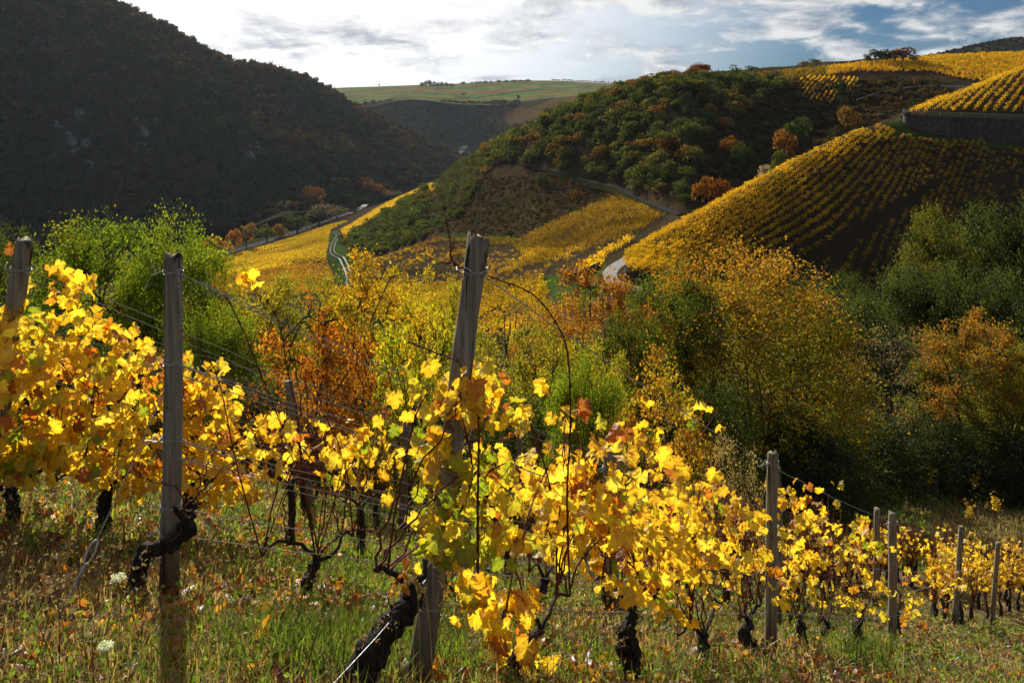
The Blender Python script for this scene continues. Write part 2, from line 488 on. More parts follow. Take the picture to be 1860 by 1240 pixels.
grass_polys = [[(592, 470), (598, 425), (616, 418), (622, 440), (640, 470), (640, 530), (622, 530)],
               [(985, 500), (1070, 498), (1095, 530), (1060, 570), (1000, 545)],
               [(1040, 498), (1095, 470), (1110, 500), (1080, 520)],
               [(800, 425), (930, 428), (960, 440), (955, 452), (880, 440), (800, 436)]]
for pp in grass_polys:
    col2[inpoly(px2, py2, pp) & (G2[..., 1] < 650)] = (0.75, 1.7, 0.7)
terrain('vineyard_slope', G2, M_FIELD, col2)

# steep vineyard slope on the right: rows from the gully up over the crest
C3 = [
 (1136, [(560, 150), (500, 154), (488, 158), (476, 161), (466, 165), (475, 172), (500, 182)]),
 (1180, [(580, 145), (505, 154), (482, 159), (460, 164), (438, 170), (446, 180), (470, 195)]),
 (1250, [(590, 142), (512, 155), (472, 161), (435, 167), (400, 176), (408, 190), (440, 206)]),
 (1350, [(600, 140), (530, 156), (463, 164), (400, 174), (343, 188), (352, 206), (390, 222)]),
 (1450, [(600, 145), (542, 160), (452, 169), (368, 182), (291, 201), (302, 222), (340, 238)]),
 (1550, [(600, 150), (545, 165), (437, 175), (335, 190), (245, 214), (254, 236), (290, 252)]),
 (1640, [(600, 156), (540, 170), (420, 182), (310, 198), (222, 224), (224, 250), (250, 265)]),
 (1700, [(600, 160), (530, 175), (415, 187), (312, 202), (243, 221), (222, 250), (240, 270)]),
 (1790, [(600, 166), (520, 182), (410, 194), (315, 206), (252, 220), (225, 250), (240, 270)]),
 (1900, [(600, 172), (510, 190), (405, 200), (320, 209), (260, 219), (228, 250), (240, 270)]),
 (2060, [(600, 180), (500, 195), (400, 204), (325, 212), (266, 221), (230, 250), (240, 270)]),
]
def steepen(px, pr):
    f = float(np.interp(px, [1300, 1450, 1560, 1900], [1, .78, .6, .6])); yc = pr[4][1]
    return (px, [(a, yc - f * (yc - b)) if i < 4 else (a, b) for i, (a, b) in enumerate(pr)])
C3 = [steepen(*c) for c in C3]
G3 = loft(C3, 240, 110, 0.5, 14)
px3, py3 = proj(G3)
col3 = np.ones(G3.shape)
col3[inpoly(px3, py3, [(1590, 235), (1640, 212), (1660, 240), (1760, 255), (1860, 262), (1990, 270), (1990, 283), (1860, 272), (1740, 262), (1640, 248)]) & (G3[..., 1] < 240)] = (1.0, 2.1, .9)
terrain('vineyard_slope', G3, M_SOIL, col3)

# terrace above the retaining wall
C4 = [
 (1636, [(212, 226), (210, 228), (209, 231), (212, 240), (230, 260)]),
 (1690, [(211, 223), (203, 226), (194, 231), (190, 240), (205, 262)]),
 (1760, [(213, 221.5), (194, 227), (176, 234), (164, 244), (178, 268)]),
 (1860, [(217, 220), (186, 228), (156, 237), (127, 250), (142, 275)]),
 (1960, [(221, 219), (180, 229), (138, 240), (94, 256), (110, 285)]),
 (2080, [(226, 218), (178, 230), (125, 242), (72, 262), (90, 290)]),
]
G4 = loft(C4, 150, 60, 0.3, 9)
col4 = np.ones(G4.shape); col4[:6] = (1.0, 1.9, .9)
terrain('vineyard_terrace', G4, M_SOIL, col4)

# big wooded hill on the left
def hillcol(px, foot, mid, ridge):
    a = P(px, *ridge)
    b = a + np.array([-60, 260, -90]); pxb, pyb = proj(b)
    kf = float(np.interp(px, [0, 200, 420, 760], [.5, .42, .34, .36])); mid = (mid[0], foot[1] + kf * (ridge[1] - foot[1]))
    c = a + np.array([-160, 700, -330]); pxc, pyc = proj(c)
    return (px, [(foot[0] + 12, foot[1] - 60), foot, mid, ridge, (float(pyb), float(b[1])), (float(pyc), float(c[1]))])
C5 = [hillcol(-900, (560, 470), (60, 620), (-420, 760)),
      hillcol(-500, (520, 500), (90, 660), (-330, 800)),
      hillcol(-250, (480, 570), (120, 720), (-230, 850)),
      hillcol(0, (445, 650), (170, 800), (-105, 950)),
      hillcol(100, (437, 672), (183, 830), (-40, 1000)),
      hillcol(200, (430, 692), (205, 860), (12, 1040)),
      hillcol(320, (420, 723), (225, 900), (62, 1090)),
      hillcol(420, (410, 758), (250, 945), (108, 1140)),
      hillcol(510, (398, 804), (265, 1000), (140, 1200)),
      hillcol(590, (386, 856), (278, 1060), (174, 1270)),
      hillcol(680, (366, 959), (290, 1150), (213, 1350)),
      hillcol(760, (342, 1121), (300, 1270), (250, 1450)),
      hillcol(815, (322, 1300), (303, 1400), (278, 1540)),
      hillcol(850, (306, 1500), (301, 1580), (295, 1650)),
      hillcol(900, (302, 1560), (302, 1660), (302, 1760))]
G5 = loft(C5, 260, 160, 20.0, 110)
terrain('forest_hill', G5, M_FLOOR)

# farther wooded valley side and the plateau of fields behind it
C6 = [
 (520, [(330, 1300), (285, 1700), (250, 1850), (215, 2000), (212, 2100), (240, 2400)]),
 (600, [(315, 1400), (282, 1700), (250, 1850), (218, 2000), (212, 2060), (230, 2400)]),
 (650, [(312, 1450), (280, 1700), (238, 1850), (196, 2000), (195, 2060), (205, 2400)]),
 (700, [(310, 1480), (278, 1700), (230, 1850), (186, 1990), (184, 2060), (190, 2400)]),
 (760, [(305, 1500), (276, 1750), (228, 1870), (183, 1980), (181, 2060), (188, 2400)]),
 (848, [(298, 1560), (270, 1800), (228, 1880), (191, 1960), (189, 2060), (195, 2400)]),
 (920, [(298, 1500), (262, 1700), (222, 1780), (190, 1860), (188, 1960), (195, 2300)]),
 (1000, [(290, 1300), (252, 1500), (215, 1620), (184, 1740), (182, 1850), (190, 2200)]),
 (1100, [(270, 1200), (235, 1400), (200, 1520), (172, 1640), (170, 1750), (180, 2100)]),
 (1250, [(250, 1200), (225, 1400), (195, 1520), (170, 1640), (168, 1750), (180, 2100)]),
]
G6 = loft(C6, 170, 80, 9.0, 160)
px6, py6 = proj(G6)
col6 = np.ones(G6.shape)
col6[inpoly(px6, py6, [(915, 215), (1010, 178), (1060, 165), (1060, 190), (1000, 215), (930, 232)])] = (2.6, 1.9, 1.3)
col6[inpoly(px6, py6, [(860, 222), (940, 196), (958, 196), (900, 226)])] = (2.2, 1.7, 1.3)
terrain('wooded_valley_side', G6, M_FLOOR, col6)
C7 = [
 (480, [(215, 2000), (190, 2300), (172, 2700), (165, 3300), (172, 4200)]),
 (590, [(212, 2000), (186, 2300), (170, 2700), (161, 3300), (168, 4200)]),
 (660, [(196, 1960), (178, 2200), (166, 2600), (158, 3200), (166, 4200)]),
 (745, [(182, 1960), (172, 2200), (162, 2500), (155, 3000), (165, 4200)]),
 (848, [(192, 1930), (176, 2200), (162, 2500), (151, 2900), (163, 4200)]),
 (940, [(190, 1830), (172, 2150), (158, 2500), (147, 2900), (160, 4200)]),
 (1020, [(182, 1720), (168, 2100), (157, 2500), (147, 2900), (160, 4200)]),
 (1110, [(172, 1620), (164, 2000), (158, 2400), (152, 2900), (163, 4200)]),
 (1300, [(170, 1620), (166, 2000), (160, 2400), (156, 2900), (165, 4200)]),
]
G7 = loft(C7, 150, 70, 3.0, 240)
px7, py7 = proj(G7)
col7 = np.ones(G7.shape)
bands = np.sin(G7[..., 1] * .013 + G7[..., 0] * .006)
col7[bands > .45] = (1.6, .95, .8)
col7[bands < -.6] = (1.9, .8, .75)
col7[np.abs(np.sin(G7[..., 1] * .0042 - G7[..., 0] * .0031)) < .07] = (.45, .4, .4)
terrain('plateau', G7, M_PLAT, col7)
C8 = [(1560, [(150, 1300), (135, 1450), (125, 1600), (128, 1800)]),
      (1680, [(140, 1300), (122, 1450), (108, 1600), (112, 1800)]),
      (1740, [(138, 1300), (112, 1450), (94, 1600), (98, 1800)]),
      (1800, [(138, 1300), (102, 1450), (80, 1600), (84, 1800)]),
      (1860, [(138, 1300), (97, 1450), (72, 1600), (76, 1800)]),
      (2000, [(138, 1300), (92, 1450), (62, 1600), (66, 1800)]),
      (2200, [(138, 1300), (95, 1450), (70, 1600), (76, 1800)])]
G8 = loft(C8, 80, 40, 4.0, 120)
terrain('far_hill', G8, M_FLOOR, np.full(G8.shape, 1.6))
gx = np.linspace(-3600, 3600, 60); gy = np.linspace(330, 4900, 60)
A, B = np.meshgrid(gx, gy)
terrain('valley_floor', np.stack([A, B, np.full(A.shape, -113.0)], -1), M_FIELD, np.full((60, 60, 3), (.8, 1.0, .7)))

_v = []; _f = []; _k = 0
for G in TERR:
    _v.append(G.reshape(-1, 3)); _f.append(grid_faces(*G.shape[:2]) + _k); _k += G.shape[0] * G.shape[1]
BVH = BVHTree.FromPolygons(np.vstack(_v).tolist(), np.vstack(_f).tolist())
def drop(x, y):
    h = BVH.ray_cast(Vector((x, y, 900)), Vector((0, 0, -1)))
    return h[0].z if h[0] is not None else -113.0
def shoot(px, py):
    h = BVH.ray_cast(Vector((0, 0, 0)), Vector(P(px, py, 1.0)).normalized())
    return np.array(h[0]) if h[0] is not None else None
def patch_bvh(G):
    return BVHTree.FromPolygons(G.reshape(-1, 3).tolist(), grid_faces(*G.shape[:2]).tolist())
def bdrop(b, x, y):
    h = b.ray_cast(Vector((x, y, 900)), Vector((0, 0, -1)))
    return None if h[0] is None else h[0].z

def ribbon(name, pts, width, mat, lift=0.05, kind='structure', b=None, n_=60, flat=False, skirt=0.0):
    c = catmull(np.array(pts), n_)
    t = np.gradient(c, axis=0); t[:, 2] = 0
    t /= np.linalg.norm(t, axis=1)[:, None]
    s = np.stack([-t[:, 1], t[:, 0], 0 * t[:, 0]], -1)
    rows = []
    for k in np.linspace(-.5, .5, 5):
        q = c + s * width * k
        if not flat:
            for r_ in q:
                z = bdrop(b, r_[0], r_[1]) if b else drop(r_[0], r_[1])
                if z is not None: r_[2] = z + lift
        rows.append(q)
    G = np.array(rows)
    if not flat:
        G[..., 2] = (.6 * G[..., 2].max(axis=0) + .4 * G[..., 2].mean(axis=0))[None, :]
        for _ in range(3): G[:, 1:-1, 2] = np.maximum(G[:, 1:-1, 2], (G[:, :-2, 2] + G[:, 2:, 2]) / 2)
    if skirt:                                      # verge falling away on both sides
        lo, hi = G[:1].copy(), G[-1:].copy()
        wv = (G[-1] - G[0]) / width
        lo -= wv[None] * skirt; hi += wv[None] * skirt
        lo[..., 2] -= skirt * 1.1; hi[..., 2] -= skirt * 1.1
        V = np.vstack([lo.reshape(-1, 3), G[0], G[-1], hi.reshape(-1, 3)])
        Q = np.vstack([grid_faces(2, n_), grid_faces(2, n_) + 2 * n_])
        add('verge', make_mesh('verge', V - (0, 0, .03), Q, M_FIELD, np.full((len(V), 3), (.7, .95, .6)), True), kind='structure')
    return add(name, make_mesh(name, G.reshape(-1, 3), grid_faces(5, n_), mat, None, True), kind=kind)

def seen(pts, lift):
    """which of these points, lifted, the place in front of the vineyard looks at (not behind a hill)"""
    out = np.zeros(len(pts), bool)
    for i in range(len(pts)):
        q = Vector((pts[i][0], pts[i][1], pts[i][2] + float(lift[i])))
        h = BVH.ray_cast(Vector((0, 0, 0)), q.normalized(), q.length - 4)
        out[i] = h[0] is None
    return out
B2, B3, B4, B6 = patch_bvh(G2), patch_bvh(G3), patch_bvh(G4), patch_bvh(G6)
# thin autumn haze filling the whole valley
hb = bpy.data.materials.new('haze'); hb.use_nodes = True
_t = NT(hb.node_tree); _t.n.clear()
_pv = _t.node('ShaderNodeVolumePrincipled', {'Color': (0.72, 0.84, 1.0, 1), 'Density': 0.000019, 'Anisotropy': 0.4})
_t.l.new(_pv.outputs[0], _t.node('ShaderNodeOutputMaterial').inputs['Volume'])
_mb = MB(); _mb.box((0, 2350, 142), 7600, 5500, 520)
add('haze', _mb.mesh('haze', hb), kind='stuff')

# ------------------------------------------------------------------ roads, paths, water, walls
ribbon('road', [P(1165, 528, 144), P(1136, 508, 149), P(1114, 488, 157), P(1108, 468, 168), P(1120, 452, 179), P(1150, 438, 192), P(1190, 428, 205)], 3.0, M_ROAD, 0.15, b=B2, skirt=2.5)
ribbon('road', [P(1000, 318, 378), P(1060, 333, 355), P(1110, 345, 337), P(1150, 360, 315), P(1195, 382, 290), P(1240, 400, 270)], 2.8, M_ASPH, 0.3, b=B2, skirt=2.0)
ribbon('path', [P(895, 300, 432), P(930, 304, 420), P(965, 312, 395), P(1000, 320, 376)], 1.3, M_SOIL, 0.25, b=B2)
def track(off):
    base_ = [(632, 540, 330), (634, 505, 385), (632, 480, 425), (622, 466, 455), (604, 455, 490), (606, 437, 545), (614, 424, 600), (606, 418, 640)]
    pts = []
    for px, py, Y in base_:
        p = P(px, py, Y); p[0] += off; pts.append(p)
    return pts
ribbon('track', track(-1.1), 0.9, M_WET, 0.35, b=B2)
ribbon('track', track(1.3), 0.9, M_WET, 0.35, b=B2)
ribbon('railway_bed', [P(330, 482, 575), P(405, 458, 610), P(470, 441, 655), P(540, 421, 720), P(600, 406, 785), P(648, 393, 840)], 9.0, M_ASPH, 1.3)
ribbon('road', [P(634, 397, 815), P(652, 392, 850), P(672, 386, 905)], 6.0, M_WET, 1.6)
rw = [P(300, 450, 637), P(440, 427, 701), P(560, 407, 769), P(610, 398, 804), P(665, 387, 851), P(720, 370, 936), P(800, 330, 1224), P(842, 290, 1750), P(838, 272, 2150), P(815, 267, 2350)]
for p_ in rw: p_[2] = -111.0
ribbon('river', rw, 16.0, M_WATER, 0, n_=90, flat=True)
def on6(px, py):
    h_ = B6.ray_cast(Vector((0, 0, 0)), Vector(P(px, py, 1)).normalized())
    return np.array(h_[0])
ribbon('road', [on6(846, 291), on6(845, 285), on6(838, 277), on6(841, 271), on6(846, 267)], 15.0, M_WET, 1.6, b=B6)
ribbon('road', [on6(800, 266), on6(820, 265.5), on6(846, 266.5)], 3.0, M_WET, 1.6, b=B6)

def wall_mesh(top, bot, th):
    """top/bot polylines (n,3): a thick wall with its face on that line"""
    top = np.array(top); bot = np.array(bot); m = len(top)
    back = np.array([0.25, 1.0, 0.0]) * th
    V = np.vstack([bot, top, top + back, bot + back])
    i = np.arange(m - 1)
    q = lambda a, b: np.stack([i + a * m, i + 1 + a * m, i + 1 + b * m, i + b * m], -1)
    Q = np.vstack([q(0, 1), q(1, 2), q(2, 3)])
    ends = np.array([[0, m, 2 * m, 3 * m], [m - 1, 4 * m - 1, 3 * m - 1, 2 * m - 1]])
    return V, np.vstack([Q, ends])
# retaining wall: stone panels between pilasters, a coping and a railing
wl = catmull([P(1652, 216, 230.5), P(1640, 222, 226.2), P(1650, 232, 222.6), P(1700, 240, 220.6), P(1790, 249, 218.6), P(1900, 257, 217.6), P(2040, 264, 217)], 28)
tp = catmull([P(1654, 205, 230.5), P(1641, 207, 226), P(1650, 208.5, 222.4), P(1700, 211.5, 220.4), P(1790, 214.5, 218.4), P(1900, 219, 217.4), P(2040, 224, 216.8)], 28)
wroot = add('retaining_wall', None, loc=tuple(wl[4]), label='tall dark curved stone retaining wall below the upper vineyard terrace', cat='retaining wall')
off = np.array(wl[4])
wl2 = wl.copy(); wl2[:, 2] -= 1.2
for k in range(0, 27, 3):
    V, Q = wall_mesh(tp[k:k + 4] - off, wl2[k:k + 4] - off, 0.6)
    sh = .8 + .4 * rng.random()
    add('panel', make_mesh('panel', V, [Q], M_STONE, np.full((len(V), 3), sh)), wroot)
mb = MB()
for k in range(27):
    a, b_ = tp[k] - off, tp[k + 1] - off
    c = (a + b_) / 2; mb.box(c + (0.03, .2, .12), np.linalg.norm(b_ - a) + .02, .9, .22, math.atan2(b_[1] - a[1], b_[0] - a[0]), (1.7, 1.7, 1.7))
add('coping', mb.mesh('coping', M_STONE), wroot)
mb = MB()
for k in range(0, 28, 2):
    p = tp[k] - off; mb.tube([p + (0, .3, .2), p + (0, .3, 1.25)], .05, 5)
mb.tube([tp[k] - off + (0, .3, 1.2) for k in range(28)], .035, 4)
mb.tube([tp[k] - off + (0, .3, .75) for k in range(28)], .025, 4)
add('railing', mb.mesh('railing', M_WIRE), wroot)
# low wall at the road bend
lw = [P(1136, 465, 166), P(1134, 480, 161), P(1142, 490, 158), P(1156, 497, 156), P(1170, 505, 153)]
lw = catmull(lw, 9)
for p_ in lw: p_[2] = drop(p_[0], p_[1])
lo = lw[0].copy()
V, Q = wall_mesh(lw - lo + (0, 0, 1.3), lw - lo - (0, 0, .6), .5)
add('stone_wall', make_mesh('stone_wall', V, [Q], M_STONE), loc=tuple(lo), label='low stone wall on the inside of the pale road bend', cat='wall')
lw = catmull([P(1018, 497, 196), P(1035, 503, 190), P(1060, 507, 184), P(1090, 505, 181)], 8)
for p_ in lw: p_[2] = drop(p_[0], p_[1])
lo = lw[0].copy()
V, Q = wall_mesh(lw - lo + (0, 0, 2.0), lw - lo - (0, 0, .8), .5)
add('stone_wall', make_mesh('stone_wall', V, [Q], M_STONE), loc=tuple(lo), label='rough stone terrace wall beside the small green meadow', cat='wall')
# guard rail on the upper road
gr = [P(1556, 139, 345), P(1600, 136, 350), P(1660, 137, 352), P(1720, 140, 350), P(1768, 143, 346)]
gr = catmull(gr, 14)
for p_ in gr: p_[2] = drop(p_[0], p_[1])
g0 = gr[0].copy()
t = add('guard_rail', None, loc=tuple(g0), label='pale metal guard rail along the upper vineyard road', cat='guard rail')
M_PALE = plain('pale_metal', (.62, .64, .66), .4, .2, 30, .15, .05)
mb = MB(); mb.tube([p_ - g0 + (0, 0, 1.15) for p_ in gr], .16, 5); add('rail', mb.mesh('rail', M_PALE), t)
for p_ in gr:
    mb = MB(); mb.tube([p_ - g0 - (0, 0, .3), p_ - g0 + (0, 0, 1.2)], .07, 5); add('post', mb.mesh('post', M_PALE), t)
# small white marker post by the road
q_ = shoot(1147, 346)
if q_ is None: q_ = P(1147, 346, 330)
mb = MB(); mb.tube([(0, 0, -.3), (0, 0, 1.7)], .16, 6); mb.tube([(0, 0, 1.7), (0, 0, 1.95)], [.2, .12], 6)
add('marker_post', mb.mesh('marker_post', M_PALE), loc=tuple(q_), label='small white marker post beside the dark hillside road', cat='marker post')

# ------------------------------------------------------------------ tree makers
def blob_tree(r, k, leaf, flat=.8, lumps=7, low=.0, core=True):
    """unit tree (height 1, crown radius .5) for far trees: leaf faces over lumpy crown"""
    C = []
    for _ in range(lumps):
        a = r.random() * 6.28; rr = .30 * math.sqrt(r.random())
        C.append((rr * math.cos(a), rr * math.sin(a), .48 + .34 * r.random() - rr * .35 - low * r.random(), .17 + .13 * r.random()))
    C = np.array(C)
    w_ = C[:, 3]**2; ci = r.choice(lumps, k, p=w_ / w_.sum())
    dv = r.normal(size=(k, 3)); dv /= np.linalg.norm(dv, axis=1)[:, None]; dv[:, 2] = np.where(dv[:, 2] < -.35, -dv[:, 2], dv[:, 2])
    pos = C[ci, :3] + dv * (C[ci, 3] * (0.82 + .25 * r.random(k)))[:, None] * (1, 1, flat)
    V, Q, cc = leaf_quads(pos, leaf * (.7 + .6 * r.random(k)), r, tint(k, r, .22, .12))
    mb = MB(); mb.put(V, Q, None, 1)
    mb.C[-1] = cc
    if core:
        for c in C:
            mb.tube([c[:3] - (0, 0, c[3] * .7), c[:3] - (0, 0, c[3] * .2), c[:3] + (0, 0, c[3] * .45)], [c[3] * .35, c[3] * .8, c[3] * .3], 4, 0, (.55, .55, .5), cap=False)
    return mb

def joined(mb):
    return np.vstack(mb.V), np.vstack(mb.Q) if mb.Q else np.zeros((0, 4), int), np.vstack(mb.T) if mb.T else np.zeros((0, 3), int), np.vstack(mb.C)

def scatter_joined(name, protos, pos, scl, cols, mat, kind='stuff', **kw):
    """bake many copies of small prototype shapes into one mesh; scl (k,3), cols (k,3)"""
    Vs, Qs, Ts, Cs = [], [], [], []; k0 = 0
    r = np.random.default_rng(len(pos))
    ang = r.random(len(pos)) * 6.28; which = r.integers(0, len(protos), len(pos))
    for pi, pr in enumerate(protos):
        V, Q, T, C = pr
        ii = np.where(which == pi)[0]
        if not len(ii): continue
        ca, sa = np.cos(ang[ii])[:, None], np.sin(ang[ii])[:, None]
        s = scl[ii]
        X = V[None, :, 0] * s[:, :1]; Y = V[None, :, 1] * s[:, 1:2]; Z = V[None, :, 2] * s[:, 2:3]
        W = np.stack([X * ca - Y * sa, X * sa + Y * ca, Z], -1) + pos[ii][:, None, :]
        nv = len(V)
        o = (np.arange(len(ii)) * nv)[:, None, None] + k0
        Vs.append(W.reshape(-1, 3))
        if len(Q): Qs.append((Q[None] + o).reshape(-1, 4))
        if len(T): Ts.append((T[None] + o).reshape(-1, 3))
        Cs.append((C[None] * cols[ii][:, None, :]).reshape(-1, 3)); k0 += len(ii) * nv
    fs = ([np.vstack(Qs)] if Qs else []) + ([np.vstack(Ts)] if Ts else [])
    return add(name, make_mesh(name, np.vstack(Vs), fs, mat, np.vstack(Cs)), kind=kind, **kw)

def sample_grid(G, spacing, r, mask=None):
    """area-uniform random points on a patch grid, on average one per spacing^2"""
    a = G[:-1, :-1]; b = G[:-1, 1:]; c = G[1:, :-1]
    ar = np.linalg.norm(np.cross(b - a, c - a), axis=-1)
    if mask is not None: ar = ar * mask[:-1, :-1]
    tot = ar.sum(); k = int(tot / spacing**2)
    idx = np.searchsorted(np.cumsum(ar.ravel()), (np.arange(k) + r.random(k)) / k * tot)
    idx = np.minimum(idx, ar.size - 1)
    i, j = np.unravel_index(idx, ar.shape)
    fu = r.random(k)[:, None]; fv = r.random(k)[:, None]
    return (G[i, j] * (1 - fu) + G[i, j + 1] * fu) * (1 - fv) + (G[i + 1, j] * (1 - fu) + G[i + 1, j + 1] * fu) * fv

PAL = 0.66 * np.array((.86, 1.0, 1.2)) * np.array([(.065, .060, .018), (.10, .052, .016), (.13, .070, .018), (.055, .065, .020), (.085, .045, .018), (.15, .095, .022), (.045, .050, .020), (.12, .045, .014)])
def pal(k, r, P_=PAL, p=None):
    return P_[r.choice(len(P_), k, p=p)] * (.8 + .4 * r.random((k, 1)))

# ------------------------------------------------------------------ wood on the left hill (far, one mass)
r1 = np.random.default_rng(3)
far_protos = [joined(blob_tree(np.random.default_rng(40 + i), 46, .185, lumps=4, core=True)) for i in range(5)]
mask5 = np.zeros(G5.shape[:2]); p5x, p5y = proj(G5)
vi = np.arange(160)[:, None] / 159 * 5
mask5[(np.broadcast_to(vi, mask5.shape) > .7) & (np.broadcast_to(vi, mask5.shape) < 3.3) & (p5x > -160) & (p5x < 900) & (p5y > -60)] = 1
pt = sample_grid(G5, 9.5, r1, mask5)
rocks = [(128, 255, 40), (262, 240, 26), (455, 280, 18), (120, 200, 16), (210, 200, 13)]
fx, fy = proj(pt)
keep = np.ones(len(pt), bool)
for x_, y_, s_ in rocks[:3]: keep &= np.hypot((fx - x_), (fy - y_) * .7) > s_ * .55
pt = pt[keep]; k = len(pt)
h = 8.5 + 12 * r1.random(k)**1.7
zone = fbm(pt[:, 0] / 90, pt[:, 1] / 90, 3)
vs0 = seen(pt, h + 4)
pt, h, zone = pt[vs0], h[vs0], fbm(pt[:, 0] / 90, pt[:, 1] / 90, 3)[vs0]; k = len(pt); print('hill trees', k)
cols = pal(k, r1)
cols[zone > .22] = pal((zone > .22).sum(), r1, PAL[[1, 2, 5, 7]])
cols[zone < -.25] = pal((zone < -.25).sum(), r1, PAL[[0, 3, 6]])
pt[:, 2] -= h * .25
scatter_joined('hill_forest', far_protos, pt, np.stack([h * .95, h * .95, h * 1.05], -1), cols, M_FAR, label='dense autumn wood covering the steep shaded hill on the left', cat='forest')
# rock outcrops among the trees
def rock_mesh(r):
    m_ = 14; V = []
    a = np.linspace(0, 2 * np.pi, m_, endpoint=False)
    for k_, (z, s) in enumerate([(-.5, 1.0), (-.2, 1.05), (.1, .85), (.35, .62), (.5, .25)]):
        rad = s * (1 + .45 * (r.random(m_) - .5)); V.append(np.stack([rad * np.cos(a) * .5, rad * np.sin(a) * .5, np.full(m_, z) + .18 * (r.random(m_) - .5)], -1))
    i = np.arange(5 * m_).reshape(5, m_); nx = np.roll(i, -1, 1)
    Q = np.stack([i[:-1], nx[:-1], nx[1:], i[1:]], -1).reshape(-1, 4)
    V = np.vstack(V + [np.array([[0, 0, .55]])]); T = np.stack([i[-1], nx[-1], np.full(m_, 5 * m_)], -1)
    return make_mesh('rock_outcrop', V, [Q, T], M_ROCK)
rlab = ['largest pale grey rock outcrop in the wooded left hill', 'grey rock outcrop halfway down the wooded hillside above the green bushes', 'narrow pale rock outcrop on the wooded hill, nearest to the river']
for (x_, y_, s_), lb in zip(rocks[:3], rlab):
    q_ = shoot(x_, y_)
    if q_ is None: continue
    sc_ = s_ / F * q_[1]
    rt = add('rock_outcrop', rock_mesh(r1), loc=tuple(q_), rot=(R(-25), 0, r1.random() * 6), scl=(sc_ * .55, sc_ * .5, sc_ * .8), label=lb, cat='rock')
    for _ in range(9):
        a_ = shoot(x_ + s_ * (r1.random() - .5) * 1.7, y_ + s_ * (r1.random() - .5) * 2.6)
        if a_ is None: continue
        c_ = add('rock', rock_mesh(r1), loc=tuple(a_), rot=(r1.random(), r1.random(), r1.random() * 6), scl=tuple(sc_ * (.18 + .3 * r1.random(3))))
        bpy.context.view_layer.update()
        c_.parent = rt; c_.matrix_parent_inverse = rt.matrix_world.inverted()

# far valley side and plateau woods
mask6 = np.zeros(G6.shape[:2]); mask6[(px6 > 590) & (px6 < 1100) & (py6 > 186) & (G6[..., 1] < 2030)] = 1
mask6[inpoly(px6, py6, [(880, 240), (940, 190), (1100, 150), (1100, 190), (1000, 220)])] = 0
mask6[inpoly(px6, py6, [(790, 269), (800, 261), (852, 262), (856, 300), (834, 300), (828, 272)])] = 0
pt = sample_grid(G6, 9.5, r1, mask6); k = len(pt)
h = 8 + 5 * r1.random(k); vs0 = seen(pt, h + 4); pt, h = pt[vs0], h[vs0]; k = len(pt); print('valley trees', k); pt[:, 2] -= h * .3
scatter_joined('valley_wood', [joined(blob_tree(np.random.default_rng(50 + i), 26, .27, lumps=4)) for i in range(3)], pt, np.stack([h * 1.1, h * 1.1, h], -1), pal(k, r1) * .9, M_FAR, label='brown wood on the far valley side below the green fields', cat='forest')
mask8 = np.zeros(G8.shape[:2]); p8x, p8y = proj(G8); mask8[(p8x > 1600) & (p8x < 1900)] = 1
pt = sample_grid(G8, 13, r1, mask8); k = len(pt); h = 6 + 5 * r1.random(k); vs0 = seen(pt, h + 4); pt, h = pt[vs0], h[vs0]; k = len(pt); pt[:, 2] -= h * .3
scatter_joined('hill_wood', [joined(blob_tree(np.random.default_rng(55), 30, .26, lumps=4))], pt, np.stack([h * 1.3, h * 1.3, h], -1), pal(k, r1, PAL[[0, 3, 6]]), M_FAR, label='dark scrub wood on the distant hill at the right edge', cat='forest')

# ------------------------------------------------------------------ single trees and bushes in the distance
mid_me = []
for i in range(5):
    rr = np.random.default_rng(70 + i)
    mb = blob_tree(rr, 420, .085, lumps=10, core=False, low=.25)
    crown = mb.mesh('crown', M_FAR)
    mb = MB(); mb.tube([(0, 0, -.12), (.01, .0, .25), (0, .02, .55)], [.035, .028, .012], 5)
    for _ in range(5):
        a = rr.random() * 6.28; mb.tube([(0, 0, .2 + .1 * rr.random()), (.18 * math.cos(a), .18 * math.sin(a), .5), (.3 * math.cos(a), .3 * math.sin(a), .62)], [.018, .012, .004], 4)
    mid_me.append((crown, mb.mesh('trunk', M_TBARK)))
bush_me = []
for i in range(5):
    rr = np.random.default_rng(80 + i)
    mb = blob_tree(rr, 330, .10, lumps=9, core=False, low=.42)
    crown = mb.mesh('crown', M_FAR)
    mb = MB()
    for _ in range(4):
        a = rr.random() * 6.28; mb.tube([(0, 0, -.1), (.1 * math.cos(a), .1 * math.sin(a), .25), (.22 * math.cos(a), .22 * math.sin(a), .5)], [.02, .014, .004], 4)
    bush_me.append((crown, mb.mesh('stem', M_TBARK)))
def far_tree(name, pos, wdt, hgt, color, label, cat='tree', group=None, bush=False):
    lib = bush_me if bush else mid_me
    cr, st = lib[int(rng.integers(len(lib)))]
    t = add(name, None, loc=tuple(pos), rot=(0, 0, rng.random() * 6.28), scl=(wdt, wdt, hgt), label=label, cat=cat, group=group)
    add('crown', cr, t, color=color); add('stem' if bush else 'trunk', st, t)
    return t
def far_at(name, px, top, Y, wpx, color, label, **kw):
    x = (px - 930) / F * Y; z = drop(x, Y)
    ztop = (HOR - top) / F * Y
    hgt = max(ztop - z, wpx / F * Y * .5)
    return far_tree(name, (x, Y, z - .02 * hgt), wpx / F * Y, hgt / .95, color, label, **kw)
OR, RU, OC, OG, GR, DG, GY, RD, YL = (.30, .13, .022), (.17, .07, .02), (.22, .14, .025), (.11, .12, .022), (.065, .095, .022), (.035, .055, .018), (.13, .12, .075), (.24, .05, .02), (.36, .24, .025)
